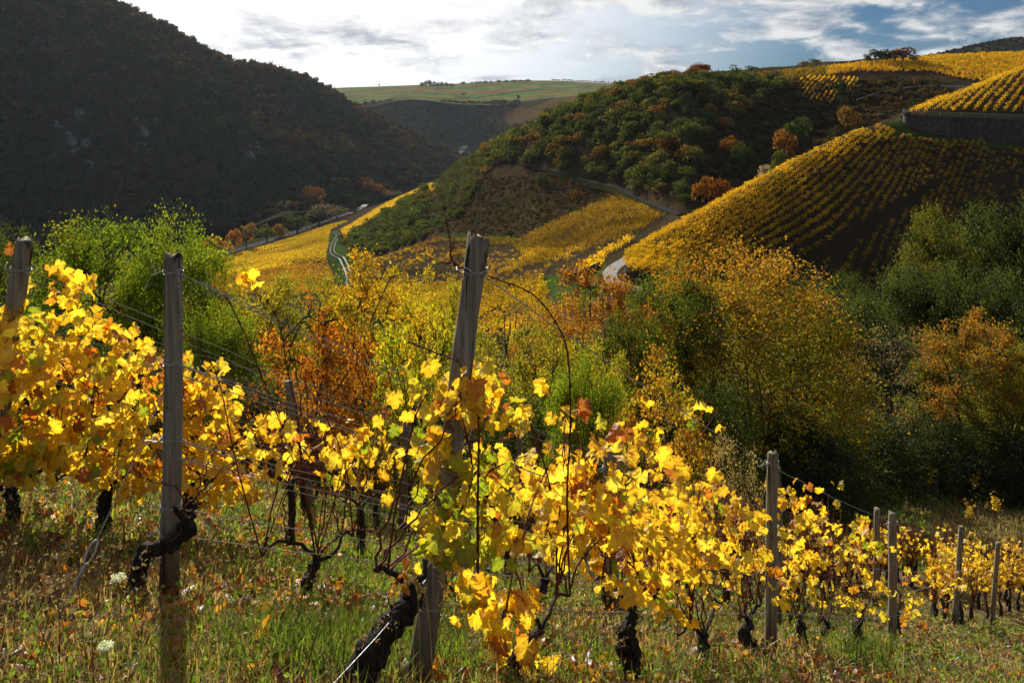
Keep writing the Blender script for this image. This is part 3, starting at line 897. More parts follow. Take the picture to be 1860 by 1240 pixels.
for a in [
 (392, 415, 560, 62, OR, 'rounded orange tree left of the railway, behind the green bushes'),
 (424, 400, 600, 40, OR, 'orange tree standing by the start of the dark railway bed'),
 (447, 401, 625, 40, OC, 'ochre tree touching the orange tree beside the railway bed'),
 (485, 403, 660, 44, OG, 'olive tree third from the left beside the railway'),
 (508, 397, 690, 34, OC, 'small orange brown tree behind the olive trees beside the railway'),
 (540, 384, 700, 58, GR, 'broad green tree in the middle of the riverside row'),
 (580, 366, 760, 72, GY, 'greyish willow with wide crown in the riverside row'),
 (612, 372, 790, 46, GY, 'greyish tree right of the wide willow by the river'),
 (645, 379, 830, 26, DG, 'small round dark bush above the end of the railway bed'),
 (660, 352, 930, 50, DG, 'dark green tree above the shining road end'),
 (715, 350, 980, 46, GY, 'brownish poplar clump over the tip of the yellow vineyard strip'),
 (560, 322, 860, 56, RU, 'large rust brown oak at the foot of the shaded hill'),
 (670, 318, 960, 60, RU, 'rusty tree at the foot of the hill, above the vineyard strip'),
 (620, 318, 950, 42, OC, 'yellow brown tree between two rusty trees at the foot of the hill'),
 (1528, 118, 330, 22, DG, 'single round dark bush by the guard rail on the ridge'),
 (1577, 97, 402, 20, DG, 'low dark bush at the left foot of the ridge skyline clump'),
 (1602, 88, 404, 34, DG, 'dark round tree behind the spruce like tree on the ridge skyline'),
 (1626, 87, 405, 36, RU, 'brown tree behind the broad autumn tree on the ridge skyline'),
 (1657, 95, 404, 26, GY, 'thin bare tree at the right end of the ridge skyline clump'),
 (1590, 84, 400, 26, DG, 'dark spruce like tree, first of the clump on the ridge skyline'),
 (1612, 92, 400, 24, DG, 'small dark tree in the middle of the ridge skyline clump'),
 (1640, 80, 402, 52, RU, 'broad brown autumn tree at the end of the ridge skyline clump'),
 (1460, 108, 410, 30, OC, 'ochre tree alone on the vineyard skyline'),
 (1483, 111, 410, 30, GY, 'thin greyish tree beside the ochre tree on the vineyard skyline'),
 (1365, 122, 400, 30, GY, 'small pale tree on the skyline left of the vineyard posts'),
 (1280, 308, 262, 54, OR, 'orange tree with tall crown below the crest of the bright vineyard'),
 (1306, 306, 258, 44, (.24, .085, .02), 'red orange tree leaning on the crest of the bright vineyard'),
 (1330, 243, 310, 52, OR, 'orange topped tree above the vineyard crest among green shrubs'),
 (1352, 250, 300, 46, GR, 'green rounded tree right of the orange topped tree'),
 (1415, 252, 275, 34, OG, 'small olive yellow tree just above the vineyard crest'),
 (1425, 222, 300, 48, OR, 'orange and green tree in the shrubs above the crest'),
 (1450, 200, 310, 62, GR, 'bright green bushy tree above the middle of the crest'),
 (1540, 178, 315, 50, OC, 'yellowish tree near the crimson shrub'),
 (1537, 183, 322, 18, RD, 'small crimson shrub below the ridge vineyard'),
 (1388, 285, 265, 30, (.42, .36, .26), 'pale feathery shrub on the vineyard crest'),
 (1232, 225, 360, 110, OG, 'large olive tree in the middle of the shaded wooded slope'),
 (1180, 305, 330, 60, OC, 'ochre brown tree above the hillside road'),
 (1215, 285, 320, 60, RU, 'rusty tree above the hillside road'),
 (985, 318, 365, 30, DG, 'round dark green bush by the upper end of the hillside path'),
 (886, 256, 470, 34, OR, 'rust orange tree at the top of the spur outline'),
 (1047, 338, 338, 30, RU, 'rusty bush in the brown brush below the road'),
]:
    far_at('tree', *a)
# skyline trees on the plateau
for px in (767, 774, 781, 788, 795, 803, 812, 820):
    far_at('tree', px, 143 + 3 * rng.random() + max(0, px - 800) * .3, 2520, 10 + 4 * rng.random(), (.05, .045, .02), 'dark tree in the clump standing on the green plateau field', group='clump of trees on the plateau')
for i, px in enumerate(np.linspace(1003, 1105, 24)):
    far_at('tree', px + rng.normal(), 142 + i * .22 + 2 * rng.random(), 2850, 4.5 + 3 * rng.random(), (.07, .05, .02), 'tiny tree in the line along the far plateau skyline', group='line of trees on the plateau skyline')
for px, tp_, Y_, w_, lb in [(689, 152, 3150, 5, 'single tiny tree on the left plateau skyline'), (842, 168, 2250, 14, 'lone dark tree in the middle of the green plateau field'), (942, 170, 1900, 10, 'small orange tree at the lower edge of the plateau fields'), (1845, 66, 1580, 12, 'lone tree on top of the distant hill at the right edge')]:
    far_at('tree', px, tp_, Y_, w_, (.09, .06, .02), lb)
for i in range(26):
    px = 840 + 150 * rng.random()
    far_at('tree', px, 149 + 5 * rng.random(), 2700, 7 + 5 * rng.random(), (.06, .05, .02), 'small dark hedge tree among the plateau fields', group='hedge trees on the plateau')

# wooded spur and ridge: individual trees and bushes
r2 = np.random.default_rng(8)
spur = [(612, 440), (700, 395), (780, 345), (830, 298), (880, 272), (960, 240), (1000, 215), (1060, 190), (1110, 172), (1160, 160), (1230, 150), (1330, 145), (1430, 152), (1400, 185), (1330, 235), (1270, 260), (1262, 290), (1250, 385), (1200, 370), (1130, 338), (1060, 322), (980, 305), (900, 300), (880, 330), (830, 400), (760, 440), (700, 462), (640, 462)]
m2 = np.zeros(G2.shape[:2]); m2[inpoly(px2, py2, spur) & (G2[..., 1] < 690) & (G2[..., 1] > 250)] = 1
m2[px2 < 880] *= 2.2
pt = sample_grid(G2, 6.6, r2, m2)
pt = pt[seen(pt, np.full(len(pt), 9.0))]
order = np.argsort(pt[:, 1])
fx, fy = proj(pt)
print('spur trees', len(pt))
PS = np.array([(.075, .105, .028), (.10, .13, .034), (.13, .135, .032), (.17, .115, .03), (.21, .115, .03), (.065, .085, .03)])
rest = []
for c_, i in enumerate(order):
    x, y, z = pt[i]
    edge = 1.0
    hgt = (4.2 + 3.0 * r2.random()) * (.62 if 775 < fx[i] < 880 else (.75 + .75 * r2.random()) if fx[i] < 880 else 1.35)
    if fy[i] > 440: hgt *= .7
    wd = hgt * (.9 + .5 * r2.random())
    pr = [.34, .26, .16, .08, .03, .13]
    if fx[i] > 1050: pr = [.32, .22, .18, .10, .03, .15]
    if fx[i] < 860: pr = [.36, .36, .16, .02, .0, .1]
    c = PS[r2.choice(6, p=pr)] * (.8 + .5 * r2.random())
    if c_ < 290:
        far_tree('bushy_tree', (x, y, z - .05 * hgt), wd, hgt, c, ('yellow green' if c[1] > c[0] * .95 and c[0] > .11 else 'dark green' if c[1] > c[0] else 'rusty brown') + ' bushy tree in the dense wood on the shaded spur', group='bushy trees covering the shaded spur', bush=True)
    else:
        rest.append((x, y, z - .05 * hgt, wd, hgt, *c))
if rest:
    a = np.array(rest)
    scatter_joined('spur_wood', [joined(blob_tree(np.random.default_rng(90 + i), 120, .14, lumps=7, low=.35, core=False)) for i in range(4)], a[:, :3], a[:, [3, 3, 4]], a[:, 5:], M_FAR, label='rest of the dense wood on the shaded ridge', cat='wood')
# skyline thicket on the ridge and brown brush: low
brush = [[(860, 330), (980, 315), (1100, 345), (1120, 360), (1000, 410), (930, 435), (840, 425), (790, 425)], [(1420, 160), (1440, 150), (1640, 165), (1630, 205), (1560, 240), (1450, 290), (1350, 340), (1260, 380), (1255, 300), (1300, 250)], [(1560, 150), (1700, 150), (1720, 175), (1650, 205), (1560, 200)]]
bm_ = np.zeros(G2.shape[:2])
for q_ in brush: bm_[inpoly(px2, py2, q_) & (G2[..., 1] < 480) & (G2[..., 1] > 200)] = 1
pt = sample_grid(G2, 2.0, r2, bm_); pt = pt[seen(pt, np.full(len(pt), 3.0))]; k = len(pt); fx, fy = proj(pt)
h = .9 + 1.9 * r2.random(k)**2; h[fx > 1200] *= 1.6
cb = pal(k, r2, np.array([(.075, .055, .03), (.06, .05, .022), (.05, .06, .02), (.10, .065, .03), (.12, .09, .05)]))
scatter_joined('brushwood', [joined(blob_tree(np.random.default_rng(95 + i), 26, .26, lumps=5, low=.4, core=False)) for i in range(4)], pt, np.stack([h * 1.3, h * 1.3, h], -1), cb, M_FAR, label='brown scrub and low bushes on the slopes below the wood', cat='scrub')
# wispy trees on the ridge skyline above the wood
for i in range(16):
    px = 1140 + 140 * r2.random()
    far_at('tree', px, 122 + 22 * abs(px - 1225) / 85 + 12 * r2.random(), 395 + 25 * r2.random(), 30 + 16 * r2.random(), (.14 + .1 * r2.random(), .085, .03), 'thin brown tree in the clump above the wood on the ridge skyline', group='brown trees on the ridge skyline')

# ------------------------------------------------------------------ vineyards on the slopes
def vine_proto(r, k, leaf, wide=.32, stem=False, hgt=1.65):
    pos = np.stack([r.normal(size=k) * .42, r.normal(size=k) * wide * .5, .5 + (hgt - .5) * r.random(k)**.8], -1)
    V, Q, C = leaf_quads(pos, leaf * (.7 + .6 * r.random(k)), r, tint(k, r, .22, .12))
    mb = MB(); mb.put(V, Q); mb.C[-1] = C
    if stem: mb.tube([(0, 0, -.1), (.04, .02, .35), (0, 0, .75)], .035, 4, 0, (.12, .1, .1))
    return mb

def vineyard_points(b, G, poly, dirpx, rowgap, gap, r, y0, y1, jitter=.15, skip=.06):
    """points along parallel rows on a patch inside an outline; dirpx: two photo points that give the row direction"""
    gx_, gy_ = proj(G)
    def hit(px, py):
        dd = np.where((G[..., 1] > y0) & (G[..., 1] < y1), np.hypot(gx_ - px, gy_ - py), 1e9)
        return G[np.unravel_index(dd.argmin(), dd.shape)]
    d0, d1 = hit(*dirpx[0]), hit(*dirpx[1])
    d_ = (d1 - d0)[:2]; d_ /= np.linalg.norm(d_); nn = np.array([-d_[1], d_[0]])
    sel = inpoly(gx_, gy_, poly) & (G[..., 1] > y0) & (G[..., 1] < y1)
    q = G[sel][:, :2]
    a0, a1 = (q @ d_).min(), (q @ d_).max(); b0, b1 = (q @ nn).min(), (q @ nn).max()
    out = []
    for ib, bb in enumerate(np.arange(b0, b1, rowgap)):
        ph = r.random() * gap
        for aa in np.arange(a0 + ph, a1, gap):
            x, y = d_ * (aa + jitter * r.normal()) + nn * (bb + jitter * .5 * r.normal())
            h_ = b.ray_cast(Vector((x, y, 900)), Vector((0, 0, -1)))
            if h_[0] is None: continue
            out.append((x, y, h_[0].z, ib))
    o = np.array(out); o = o[seen(o[:, :3], np.full(len(o), 3.0))]; px, py = proj(o[:, :3])
    kp = inpoly(px, py, poly) & (o[:, 1] > y0) & (o[:, 1] < y1) & (r.random(len(o)) > skip)
    return o[kp], math.atan2(d_[1], d_[0])

def bake_rows(name, protos, o, rot, cols, mat, label, hs=1.0):
    Vs, Qs, Ts, Cs = [], [], [], []; k0 = 0
    r = np.random.default_rng(len(o)); which = r.integers(0, len(protos), len(o))
    ca, sa = math.cos(rot), math.sin(rot); hh = (.8 + .35 * r.random(len(o))) * hs
    for pi, (V, Q, T, C) in enumerate(protos):
        ii = np.where(which == pi)[0]
        if not len(ii): continue
        fl = np.where(r.random(len(ii)) > .5, 1, -1)[:, None]
        X = V[None, :, 0] * fl; Y = V[None, :, 1] * fl; Z = V[None, :, 2] * hh[ii][:, None]
        W = np.stack([X * ca - Y * sa, X * sa + Y * ca, Z], -1) + o[ii][:, None, :3]
        of = (np.arange(len(ii)) * len(V))[:, None, None] + k0
        Vs.append(W.reshape(-1, 3)); k0 += len(ii) * len(V)
        if len(Q): Qs.append((Q[None] + of).reshape(-1, 4))
        if len(T): Ts.append((T[None] + of).reshape(-1, 3))
        Cs.append((C[None] * cols[ii][:, None, :]).reshape(-1, 3))
    fs = ([np.vstack(Qs)] if Qs else []) + ([np.vstack(Ts)] if Ts else [])
    return add(name, make_mesh(name, np.vstack(Vs), fs, mat, np.vstack(Cs)), kind='stuff', label=label, cat='vineyard')
YEL = np.array([(.74, .50, .028), (.76, .54, .03), (.70, .45, .025), (.60, .46, .03), (.58, .33, .024)])
r3 = np.random.default_rng(21)
slope_poly = [(1128, 474), (1180, 440), (1250, 402), (1350, 345), (1450, 293), (1550, 247), (1600, 232), (1640, 250), (1700, 262), (1790, 262), (1800, 272), (1990, 290), (1990, 480), (1860, 480), (1640, 560), (1400, 560), (1250, 540), (1150, 500)]
o, rot = vineyard_points(B3, G3, slope_poly, ((1350, 470), (1560, 310)), 1.08, .54, r3, 150, 238, .17, .10)
fx, fy = proj(o[:, :3])
cols = YEL[r3.choice(5, len(o), p=[.3, .3, .2, .1, .1])] * (.8 + .4 * r3.random((len(o), 1)))
cols *= (.9 + .7 * np.clip(fbm(o[:, 0] / 9, o[:, 1] / 9, 3), -.4, .35))[:, None]
thin = r3.random(len(o)) > np.clip((fx - 1450) / 700, 0, .62)
# weedy strip without vines
thin &= ~inpoly(fx, fy, [(1400, 500), (1560, 410), (1700, 330), (1712, 340), (1590, 425), (1440, 520)])
o, cols, fx, fy = o[thin], cols[thin], fx[thin], fy[thin]
print('slope vines', len(o))
vis = (fx > 1100) & (fx < 1880)
near_first = np.argsort(np.where(vis & (fy < 500), o[:, 1], 1e9))
vine_me = [vine_proto(np.random.default_rng(100 + i), 90, .18, .52, False).mesh('leaves', M_VFAR) for i in range(6)]
mbs = []
for i in range(3):
    mb = MB(); mb.tube([(0, 0, -.15), (.05, .02, .3), (-.02, 0, .7), (.1, 0, 1.2)], [.045, .04, .03, .012], 5); mbs.append(mb.mesh('trunk', M_BARK))
ind = set(near_first[:280].tolist())
for i in near_first[:280]:
    t = add('vine', None, loc=tuple(o[i, :3]), rot=(0, 0, rot + (math.pi if r3.random() > .5 else 0)), scl=(1, 1, .8 + .35 * r3.random()), label='yellow vine in the rows on the steep slope above the road bend', cat='vine', group='vines on the steep slope')
    add('leaves', vine_me[int(r3.integers(6))], t, color=cols[i])
    add('trunk', mbs[int(r3.integers(3))], t)
oth = np.array([i not in ind for i in range(len(o))])
vp = [joined(vine_proto(np.random.default_rng(110 + i), 20, .28, .46, True)) for i in range(5)]
bake_rows('vine_rows', vp, o[oth], rot, cols[oth], M_VFAR, 'yellow vine rows covering the steep sunlit slope up to the stone wall')
# terrace above the wall
o, rot = vineyard_points(B4, G4, [(1650, 207), (1700, 186), (1760, 166), (1860, 118), (1960, 80), (1960, 205), (1860, 207), (1760, 205)], ((1720, 205), (1790, 150)), 2.0, 1.0, r3, 222, 262)
bake_rows('vine_rows', vp, o, rot, YEL[r3.choice(5, len(o))] * (.8 + .4 * r3.random((len(o), 1))), M_VFAR, 'yellow vine rows on the terrace above the curved stone wall')
# ridge vineyard and the bright patch below it
vq = [joined(vine_proto(np.random.default_rng(120 + i), 16, .50, stem=False)) for i in range(4)]
o, rot = vineyard_points(B2, G2, [(1290, 146), (1300, 140), (1380, 136), (1540, 119), (1700, 104), (1900, 95), (1900, 140), (1770, 150), (1690, 132), (1560, 132), (1440, 146)], ((1560, 130), (1700, 112)), 2.2, 1.2, r3, 320, 440)
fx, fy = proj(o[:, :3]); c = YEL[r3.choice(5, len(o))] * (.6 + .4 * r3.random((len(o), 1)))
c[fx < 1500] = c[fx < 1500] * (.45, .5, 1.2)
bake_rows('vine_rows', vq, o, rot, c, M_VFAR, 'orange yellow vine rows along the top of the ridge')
o, rot = vineyard_points(B2, G2, [(1440, 152), (1470, 141), (1560, 144), (1552, 165), (1500, 188), (1460, 185)], ((1460, 185), (1490, 150)), 2.0, 1.2, r3, 300, 420)
bake_rows('vine_rows', vq, o, rot, YEL[r3.choice(5, len(o))], M_VFAR, 'small bright yellow vineyard patch on the ridge slope')
o, rot = vineyard_points(B2, G2, [(1300, 235), (1440, 155), (1455, 185), (1350, 235), (1310, 250)], ((1340, 230), (1400, 180)), 2.2, 1.3, r3, 280, 420, skip=.3)
bake_rows('vine_rows', vq, o, rot, np.tile((.12, .09, .03), (len(o), 1)), M_FAR, 'brown leafless vine rows between the wood and the bright patch')
# valley vineyards
vr = [joined(vine_proto(np.random.default_rng(130 + i), 12, .62, stem=False)) for i in range(4)]
o, rot = vineyard_points(B2, G2, [(380, 485), (410, 468), (500, 443), (600, 410), (634, 402), (600, 418), (592, 470), (620, 560), (500, 545), (390, 540)], ((470, 475), (580, 440)), 2.3, 1.5, r3, 330, 760)
fx, fy = proj(o[:, :3]); c = YEL[r3.choice(5, len(o), p=[.3, .3, .2, .15, .05])] * (.8 + .3 * r3.random((len(o), 1)))
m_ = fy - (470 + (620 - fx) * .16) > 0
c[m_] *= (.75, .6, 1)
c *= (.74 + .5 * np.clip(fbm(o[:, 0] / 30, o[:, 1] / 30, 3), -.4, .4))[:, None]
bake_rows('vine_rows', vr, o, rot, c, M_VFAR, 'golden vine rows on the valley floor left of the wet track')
o, rot = vineyard_points(B2, G2, [(618, 420), (660, 395), (700, 370), (785, 335), (800, 340), (720, 390), (650, 430), (628, 440)], ((640, 415), (740, 362)), 2.3, 1.5, r3, 480, 800)
bake_rows('vine_rows', vr, o, rot, YEL[r3.choice(5, len(o))], M_VFAR, 'golden strip of vine rows on the left flank of the spur')
vs_ = [joined(vine_proto(np.random.default_rng(140 + i), 18, .44, stem=False)) for i in range(4)]
o, rot = vineyard_points(B2, G2, [(640, 470), (700, 468), (790, 436), (940, 436), (1118, 357), (1185, 385), (1205, 395), (1130, 440), (1080, 470), (1020, 495), (985, 500), (1010, 640), (820, 650), (640, 650)], ((900, 500), (1060, 420)), 2.1, 1.2, r3, 105, 450)
fx, fy = proj(o[:, :3])
c = YEL[r3.choice(5, len(o), p=[.25, .2, .25, .1, .2])] * (.75 + .4 * r3.random((len(o), 1)))
bare = inpoly(fx, fy, [(640, 470), (700, 468), (800, 440), (930, 450), (960, 470), (880, 510), (780, 520), (640, 520)])
patch_ = fbm(o[:, 0] / 14, o[:, 1] / 14, 3) > .12
kp = ~(bare & (r3.random(len(o)) < np.where(patch_, .45, .9)))
kp &= ~(inpoly(fx, fy, [(900, 503), (1000, 478), (1120, 440), (1100, 470), (1000, 500), (900, 520)]) & (r3.random(len(o)) < .85))
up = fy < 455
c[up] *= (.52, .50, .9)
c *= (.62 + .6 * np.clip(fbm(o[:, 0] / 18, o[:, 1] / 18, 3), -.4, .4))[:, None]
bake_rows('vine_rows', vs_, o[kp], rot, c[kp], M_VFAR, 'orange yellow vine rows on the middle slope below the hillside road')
o, rot = vineyard_points(B2, G2, [(1050, 490), (1105, 455), (1145, 432), (1150, 440), (1100, 470), (1088, 492), (1060, 505)], ((1060, 490), (1110, 460)), 1.8, 1.0, r3, 150, 260)
bake_rows('vine_rows', vs_, o, rot, YEL[r3.choice(5, len(o))], M_VFAR, 'small yellow vine block on the outside of the road bend')
#MARK2

# ------------------------------------------------------------------ near trees and bushes between the vineyard and the valley
def tree_mesh(seed, H, W, nl, leaf, cols, wts, base=.25, ncl=90, limbs=7, stems=1, trunk_r=.12, lobamp=.5, spread=.34, topcol=None, egg=1.0):
    """returns (wood mesh, crown mesh); cols absolute albedos"""
    r = np.random.default_rng(seed)
    wood = MB()
    cz0, cz1 = H * base, H
    cen = np.array([0, 0, (cz0 + cz1) / 2]); rad = np.array([W / 2, W / 2, (cz1 - cz0) / 2])
    lob = r.normal(size=(10, 3)); lob /= np.linalg.norm(lob, axis=1)[:, None]; la = 1 - lobamp / 2 + lobamp * r.random(10)
    def shape(dv):
        w_ = np.exp(5 * (dv @ lob.T)); return (w_ * la).sum(1) / w_.sum(1)
    dv = r.normal(size=(ncl, 3)); dv /= np.linalg.norm(dv, axis=1)[:, None]
    if egg != 1.0: dv[:, 2] = np.where(dv[:, 2] < 0, dv[:, 2] * egg, dv[:, 2])
    rr = (.35 + .65 * r.random(ncl)**.55) * shape(dv)
    cl = cen + dv * rr[:, None] * rad
    if base < .1:
        lowd = np.clip(-dv[:, 2], 0, 1)
        cl[:, :2] *= (1 + .75 * lowd)[:, None]
    cl[:, 2] = np.maximum(cl[:, 2], .04 * H)
    forks = []
    for s in range(stems):
        a = r.random() * 6.28; b0 = np.array([math.cos(a), math.sin(a), 0]) * (0 if stems == 1 else .12 * W * r.random())
        top = np.array([.05 * W * r.normal(), .05 * W * r.normal(), H * (.62 if stems == 1 else .5 + .3 * r.random())]) + b0 * 1.6
        path = catmull([b0 - (0, 0, .4), b0 + (0, 0, .02 * H), b0 * .6 + top * .4 + (r.normal() * .03 * W, r.normal() * .03 * W, 0), top], 9)
        tr = trunk_r * (1 if stems == 1 else .6)
        wood.tube(path, np.linspace(tr, tr * .35, 9), 7, .12, seed=seed + s)
        forks += [(p, tr * (1 - .65 * i / 8)) for i, p in enumerate(path) if i >= 3]
    pts = [(p, q) for p, q in forks]
    for l in range(limbs):
        e = cl[int(r.integers(ncl))]; e = cen + (e - cen) * .8
        p0, q0 = forks[int(r.integers(len(forks)))]
        if e[2] < p0[2]: e = e + (0, 0, .6 * (p0[2] - e[2]))
        mid = (p0 + e) / 2 + np.array([0, 0, .06 * H]) + r.normal(size=3) * .03 * W
        path = catmull([p0, p0 * .6 + mid * .4 , mid, e], 8)
        wood.tube(path, np.linspace(q0 * .6, .012 + .003 * W, 8), 5, .08, seed=seed + 50 + l, cap=False)
        pts += [(p, q0 * .35) for p in path[2:]]
    PP = np.array([p for p, _ in pts])
    nl = nl * 1.2; leaf = leaf * .88
    per = np.maximum((nl * (la.mean() * np.ones(ncl)) * (.4 + 1.2 * r.random(ncl)))/ncl, 3).astype(int)
    pos, col = [], []
    ci = r.choice(len(cols), ncl, p=wts)
    for c_ in range(ncl):
        j = np.linalg.norm(PP - cl[c_], axis=1).argmin(); p0 = PP[j]
        md = (p0 + cl[c_]) / 2 + r.normal(size=3) * .02 * W + (0, 0, .02 * H)
        wood.tube([p0, md, cl[c_]], [.016 + .0012 * W, .010, .004], 4, 0, cap=False)
        k = per[c_]; sg = .68 * spread * (W / 9 + .28) * (.7 + .6 * r.random())
        pp = cl[c_] + r.normal(size=(k, 3)) * sg * (1, 1, .72)
        al = r.random(k) < .22
        pp[al] = p0 + (cl[c_] - p0) * (.35 + .65 * r.random((al.sum(), 1))) + r.normal(size=(al.sum(), 3)) * sg * .3
        pos.append(pp)
        bc = np.array(cols[ci[c_]])
        cc = np.tile(bc, (k, 1)); ot = r.random(k) < .18
        cc[ot] = np.array(cols)[r.choice(len(cols), ot.sum(), p=wts)]
        if topcol is not None:
            tz = np.clip((pp[:, 2] - cen[2]) / rad[2] + .25 * r.normal(size=k), 0, 1) > .62
            cc[tz] = topcol
        col.append(cc * tint(k, r, .20, .10))
    pos = np.vstack(pos); col = np.vstack(col)
    pos[:, 2] = np.maximum(pos[:, 2], .02)
    # normalise so that the crown really spans H and W
    ztop = np.percentile(pos[:, 2], 99.3); wq = 2 * np.percentile(np.abs(pos[:, :2]), 97.5)
    fz, fw = H / ztop, W / wq
    pos = pos * (fw, fw, fz)
    wood.V = [v_ * (fw, fw, fz) for v_ in wood.V]
    V, Q, C = leaf_quads(pos, leaf * (.6 + .7 * r.random(len(pos))), r, np.clip(col, 0.003, .9))
    mb = MB(); mb.put(V, Q); mb.C[-1] = C
    return wood.mesh('trunk', M_TBARK), mb.mesh('crown', M_TREE)

g1, g2, g3 = (.17, .25, .022), (.24, .30, .026), (.10, .16, .02)
y1_, y2_, y3_ = (.42, .32, .022), (.34, .30, .025), (.48, .30, .02)
o1, o2, o3 = (.42, .17, .02), (.30, .10, .015), (.48, .24, .025)
T_ = {
 'green':  [tree_mesh(s, 6.5, 6.0, 30000, .12, [g1, g2, g3, (.25, .24, .025)], [.42, .3, .2, .08], base=.02, ncl=230, stems=5, spread=.5, lobamp=.22) for s in (1, 2)],
 'olive':  [tree_mesh(s, 6.0, 5.2, 15000, .115, [(.30, .29, .032), (.22, .24, .03), (.42, .35, .035)], [.4, .35, .25], base=.02, ncl=130, stems=5, spread=.42) for s in (3, 4)],
 'yellow': [tree_mesh(s, 7.3, 4.6, 5200, .135, [y1_, y3_, o3], [.6, .3, .1], base=.32, ncl=75, limbs=9, trunk_r=.10, spread=.36) for s in (5, 6)],
 'oakred': [tree_mesh(s, 3.4, 3.2, 4200, .10, [o1, o2, (.5, .26, .03)], [.5, .3, .2], base=.06, ncl=70, stems=3, trunk_r=.06, spread=.40) for s in (7, 8)],
 'oakyel': [tree_mesh(9, 4.0, 3.0, 7000, .095, [(.40, .42, .03), (.24, .32, .025), (.55, .45, .03)], [.35, .35, .3], base=.05, ncl=90, stems=3, trunk_r=.06, spread=.4, topcol=(.46, .36, .024))],
 'orange': [tree_mesh(s, 9.0, 6.0, 12500, .14, [(.36, .17, .03), (.36, .15, .025), (.34, .26, .03)], [.5, .3, .2], base=.3, ncl=110, limbs=10, trunk_r=.14, spread=.36) for s in (10, 11)],
 'dgreen': [tree_mesh(12, 9.5, 6.0, 18000, .14, [(.09, .13, .02), (.13, .15, .022), (.06, .09, .018)], [.5, .3, .2], base=.15, ncl=130, limbs=8, trunk_r=.15, spread=.42)],
 'big':    [tree_mesh(13, 11.0, 10.5, 42000, .155, [(.26, .23, .024), (.17, .19, .022), (.32, .21, .022)], [.42, .36, .22], base=.04, ncl=300, limbs=14, stems=3, trunk_r=.2, spread=.46, lobamp=.28, topcol=(.42, .23, .025))],
 'ybush':  [tree_mesh(14, 4.3, 4.2, 7500, .10, [(.48, .28, .03), (.42, .22, .025), (.40, .32, .03)], [.5, .25, .25], base=.04, ncl=100, stems=5, trunk_r=.06, spread=.4)],
 'twig':   [tree_mesh(s, 7.5, 5.0, 2600, .10, [(.20, .15, .08), (.28, .22, .10), (.14, .12, .06)], [.4, .3, .3], base=.12, ncl=150, limbs=16, stems=4, trunk_r=.12, spread=.3) for s in (15, 16)],
 'dark':   [tree_mesh(s, 4.0, 4.6, 15000, .11, [(.05, .075, .018), (.07, .09, .02), (.04, .055, .015)], [.5, .25, .25], base=.0, ncl=160, stems=5, trunk_r=.06, spread=.5, lobamp=.35) for s in (17, 18)],
 'thicket':[tree_mesh(s, 9.0, 9.0, 30000, .18, [(.05, .075, .02), (.08, .11, .022), (.045, .065, .018)], [.5, .25, .25], base=.0, ncl=210, stems=4, trunk_r=.14, spread=.5, lobamp=.3) for s in (19, 20)],
 'round':  [tree_mesh(21, 12.0, 10.0, 34000, .19, [(.12, .13, .02), (.14, .14, .022), (.08, .10, .02)], [.5, .25, .25], base=.02, ncl=240, stems=3, trunk_r=.18, spread=.46, lobamp=.25)],
 'autumn': [tree_mesh(22, 8.5, 6.5, 26000, .14, [(.15, .145, .025), (.14, .16, .022), (.34, .17, .025)], [.4, .3, .3], base=.0, ncl=150, limbs=9, stems=3, trunk_r=.15, spread=.38, topcol=(.34, .18, .022))],
 'dry':    [tree_mesh(23, 2.2, 2.4, 4200, .05, [(.30, .24, .12), (.36, .28, .12), (.22, .18, .09)], [.4, .3, .3], base=.0, ncl=90, stems=6, trunk_r=.03, spread=.34)],
}
DIM = dict(green=(6.5, 6.0), olive=(6, 5.2), yellow=(7.3, 4.6), oakred=(3.4, 3.2), oakyel=(4, 3), orange=(9, 6), dgreen=(9.5, 6), big=(11, 10.5), ybush=(4.3, 4.2), twig=(7.5, 5), dark=(4, 4.6), thicket=(9, 9), round=(12, 10), autumn=(8.5, 6.5), dry=(2.2, 2.4))
def near_tree(kind, px, top, Y, wpx, label, cat='tree', name=None, group=None):
    x = (px - 930) / F * Y
    z = drop(x, Y) if Y > 60 else float(ground_z(x, Y))
    hgt = (HOR - top) / F * Y - z; wd = wpx / F * Y
    H0, W0 = DIM[kind]
    wood, crown = T_[kind][int(rng.integers(len(T_[kind])))]
    t = add(name or ('tree' if cat == 'tree' else 'bush'), None, loc=(x, Y, z), rot=(0, 0, rng.random() * 6.28), scl=(wd / W0, wd / W0, hgt / H0), label=label, cat=cat, group=group)
    add('trunk', wood, t); add('crown', crown, t)
    return t
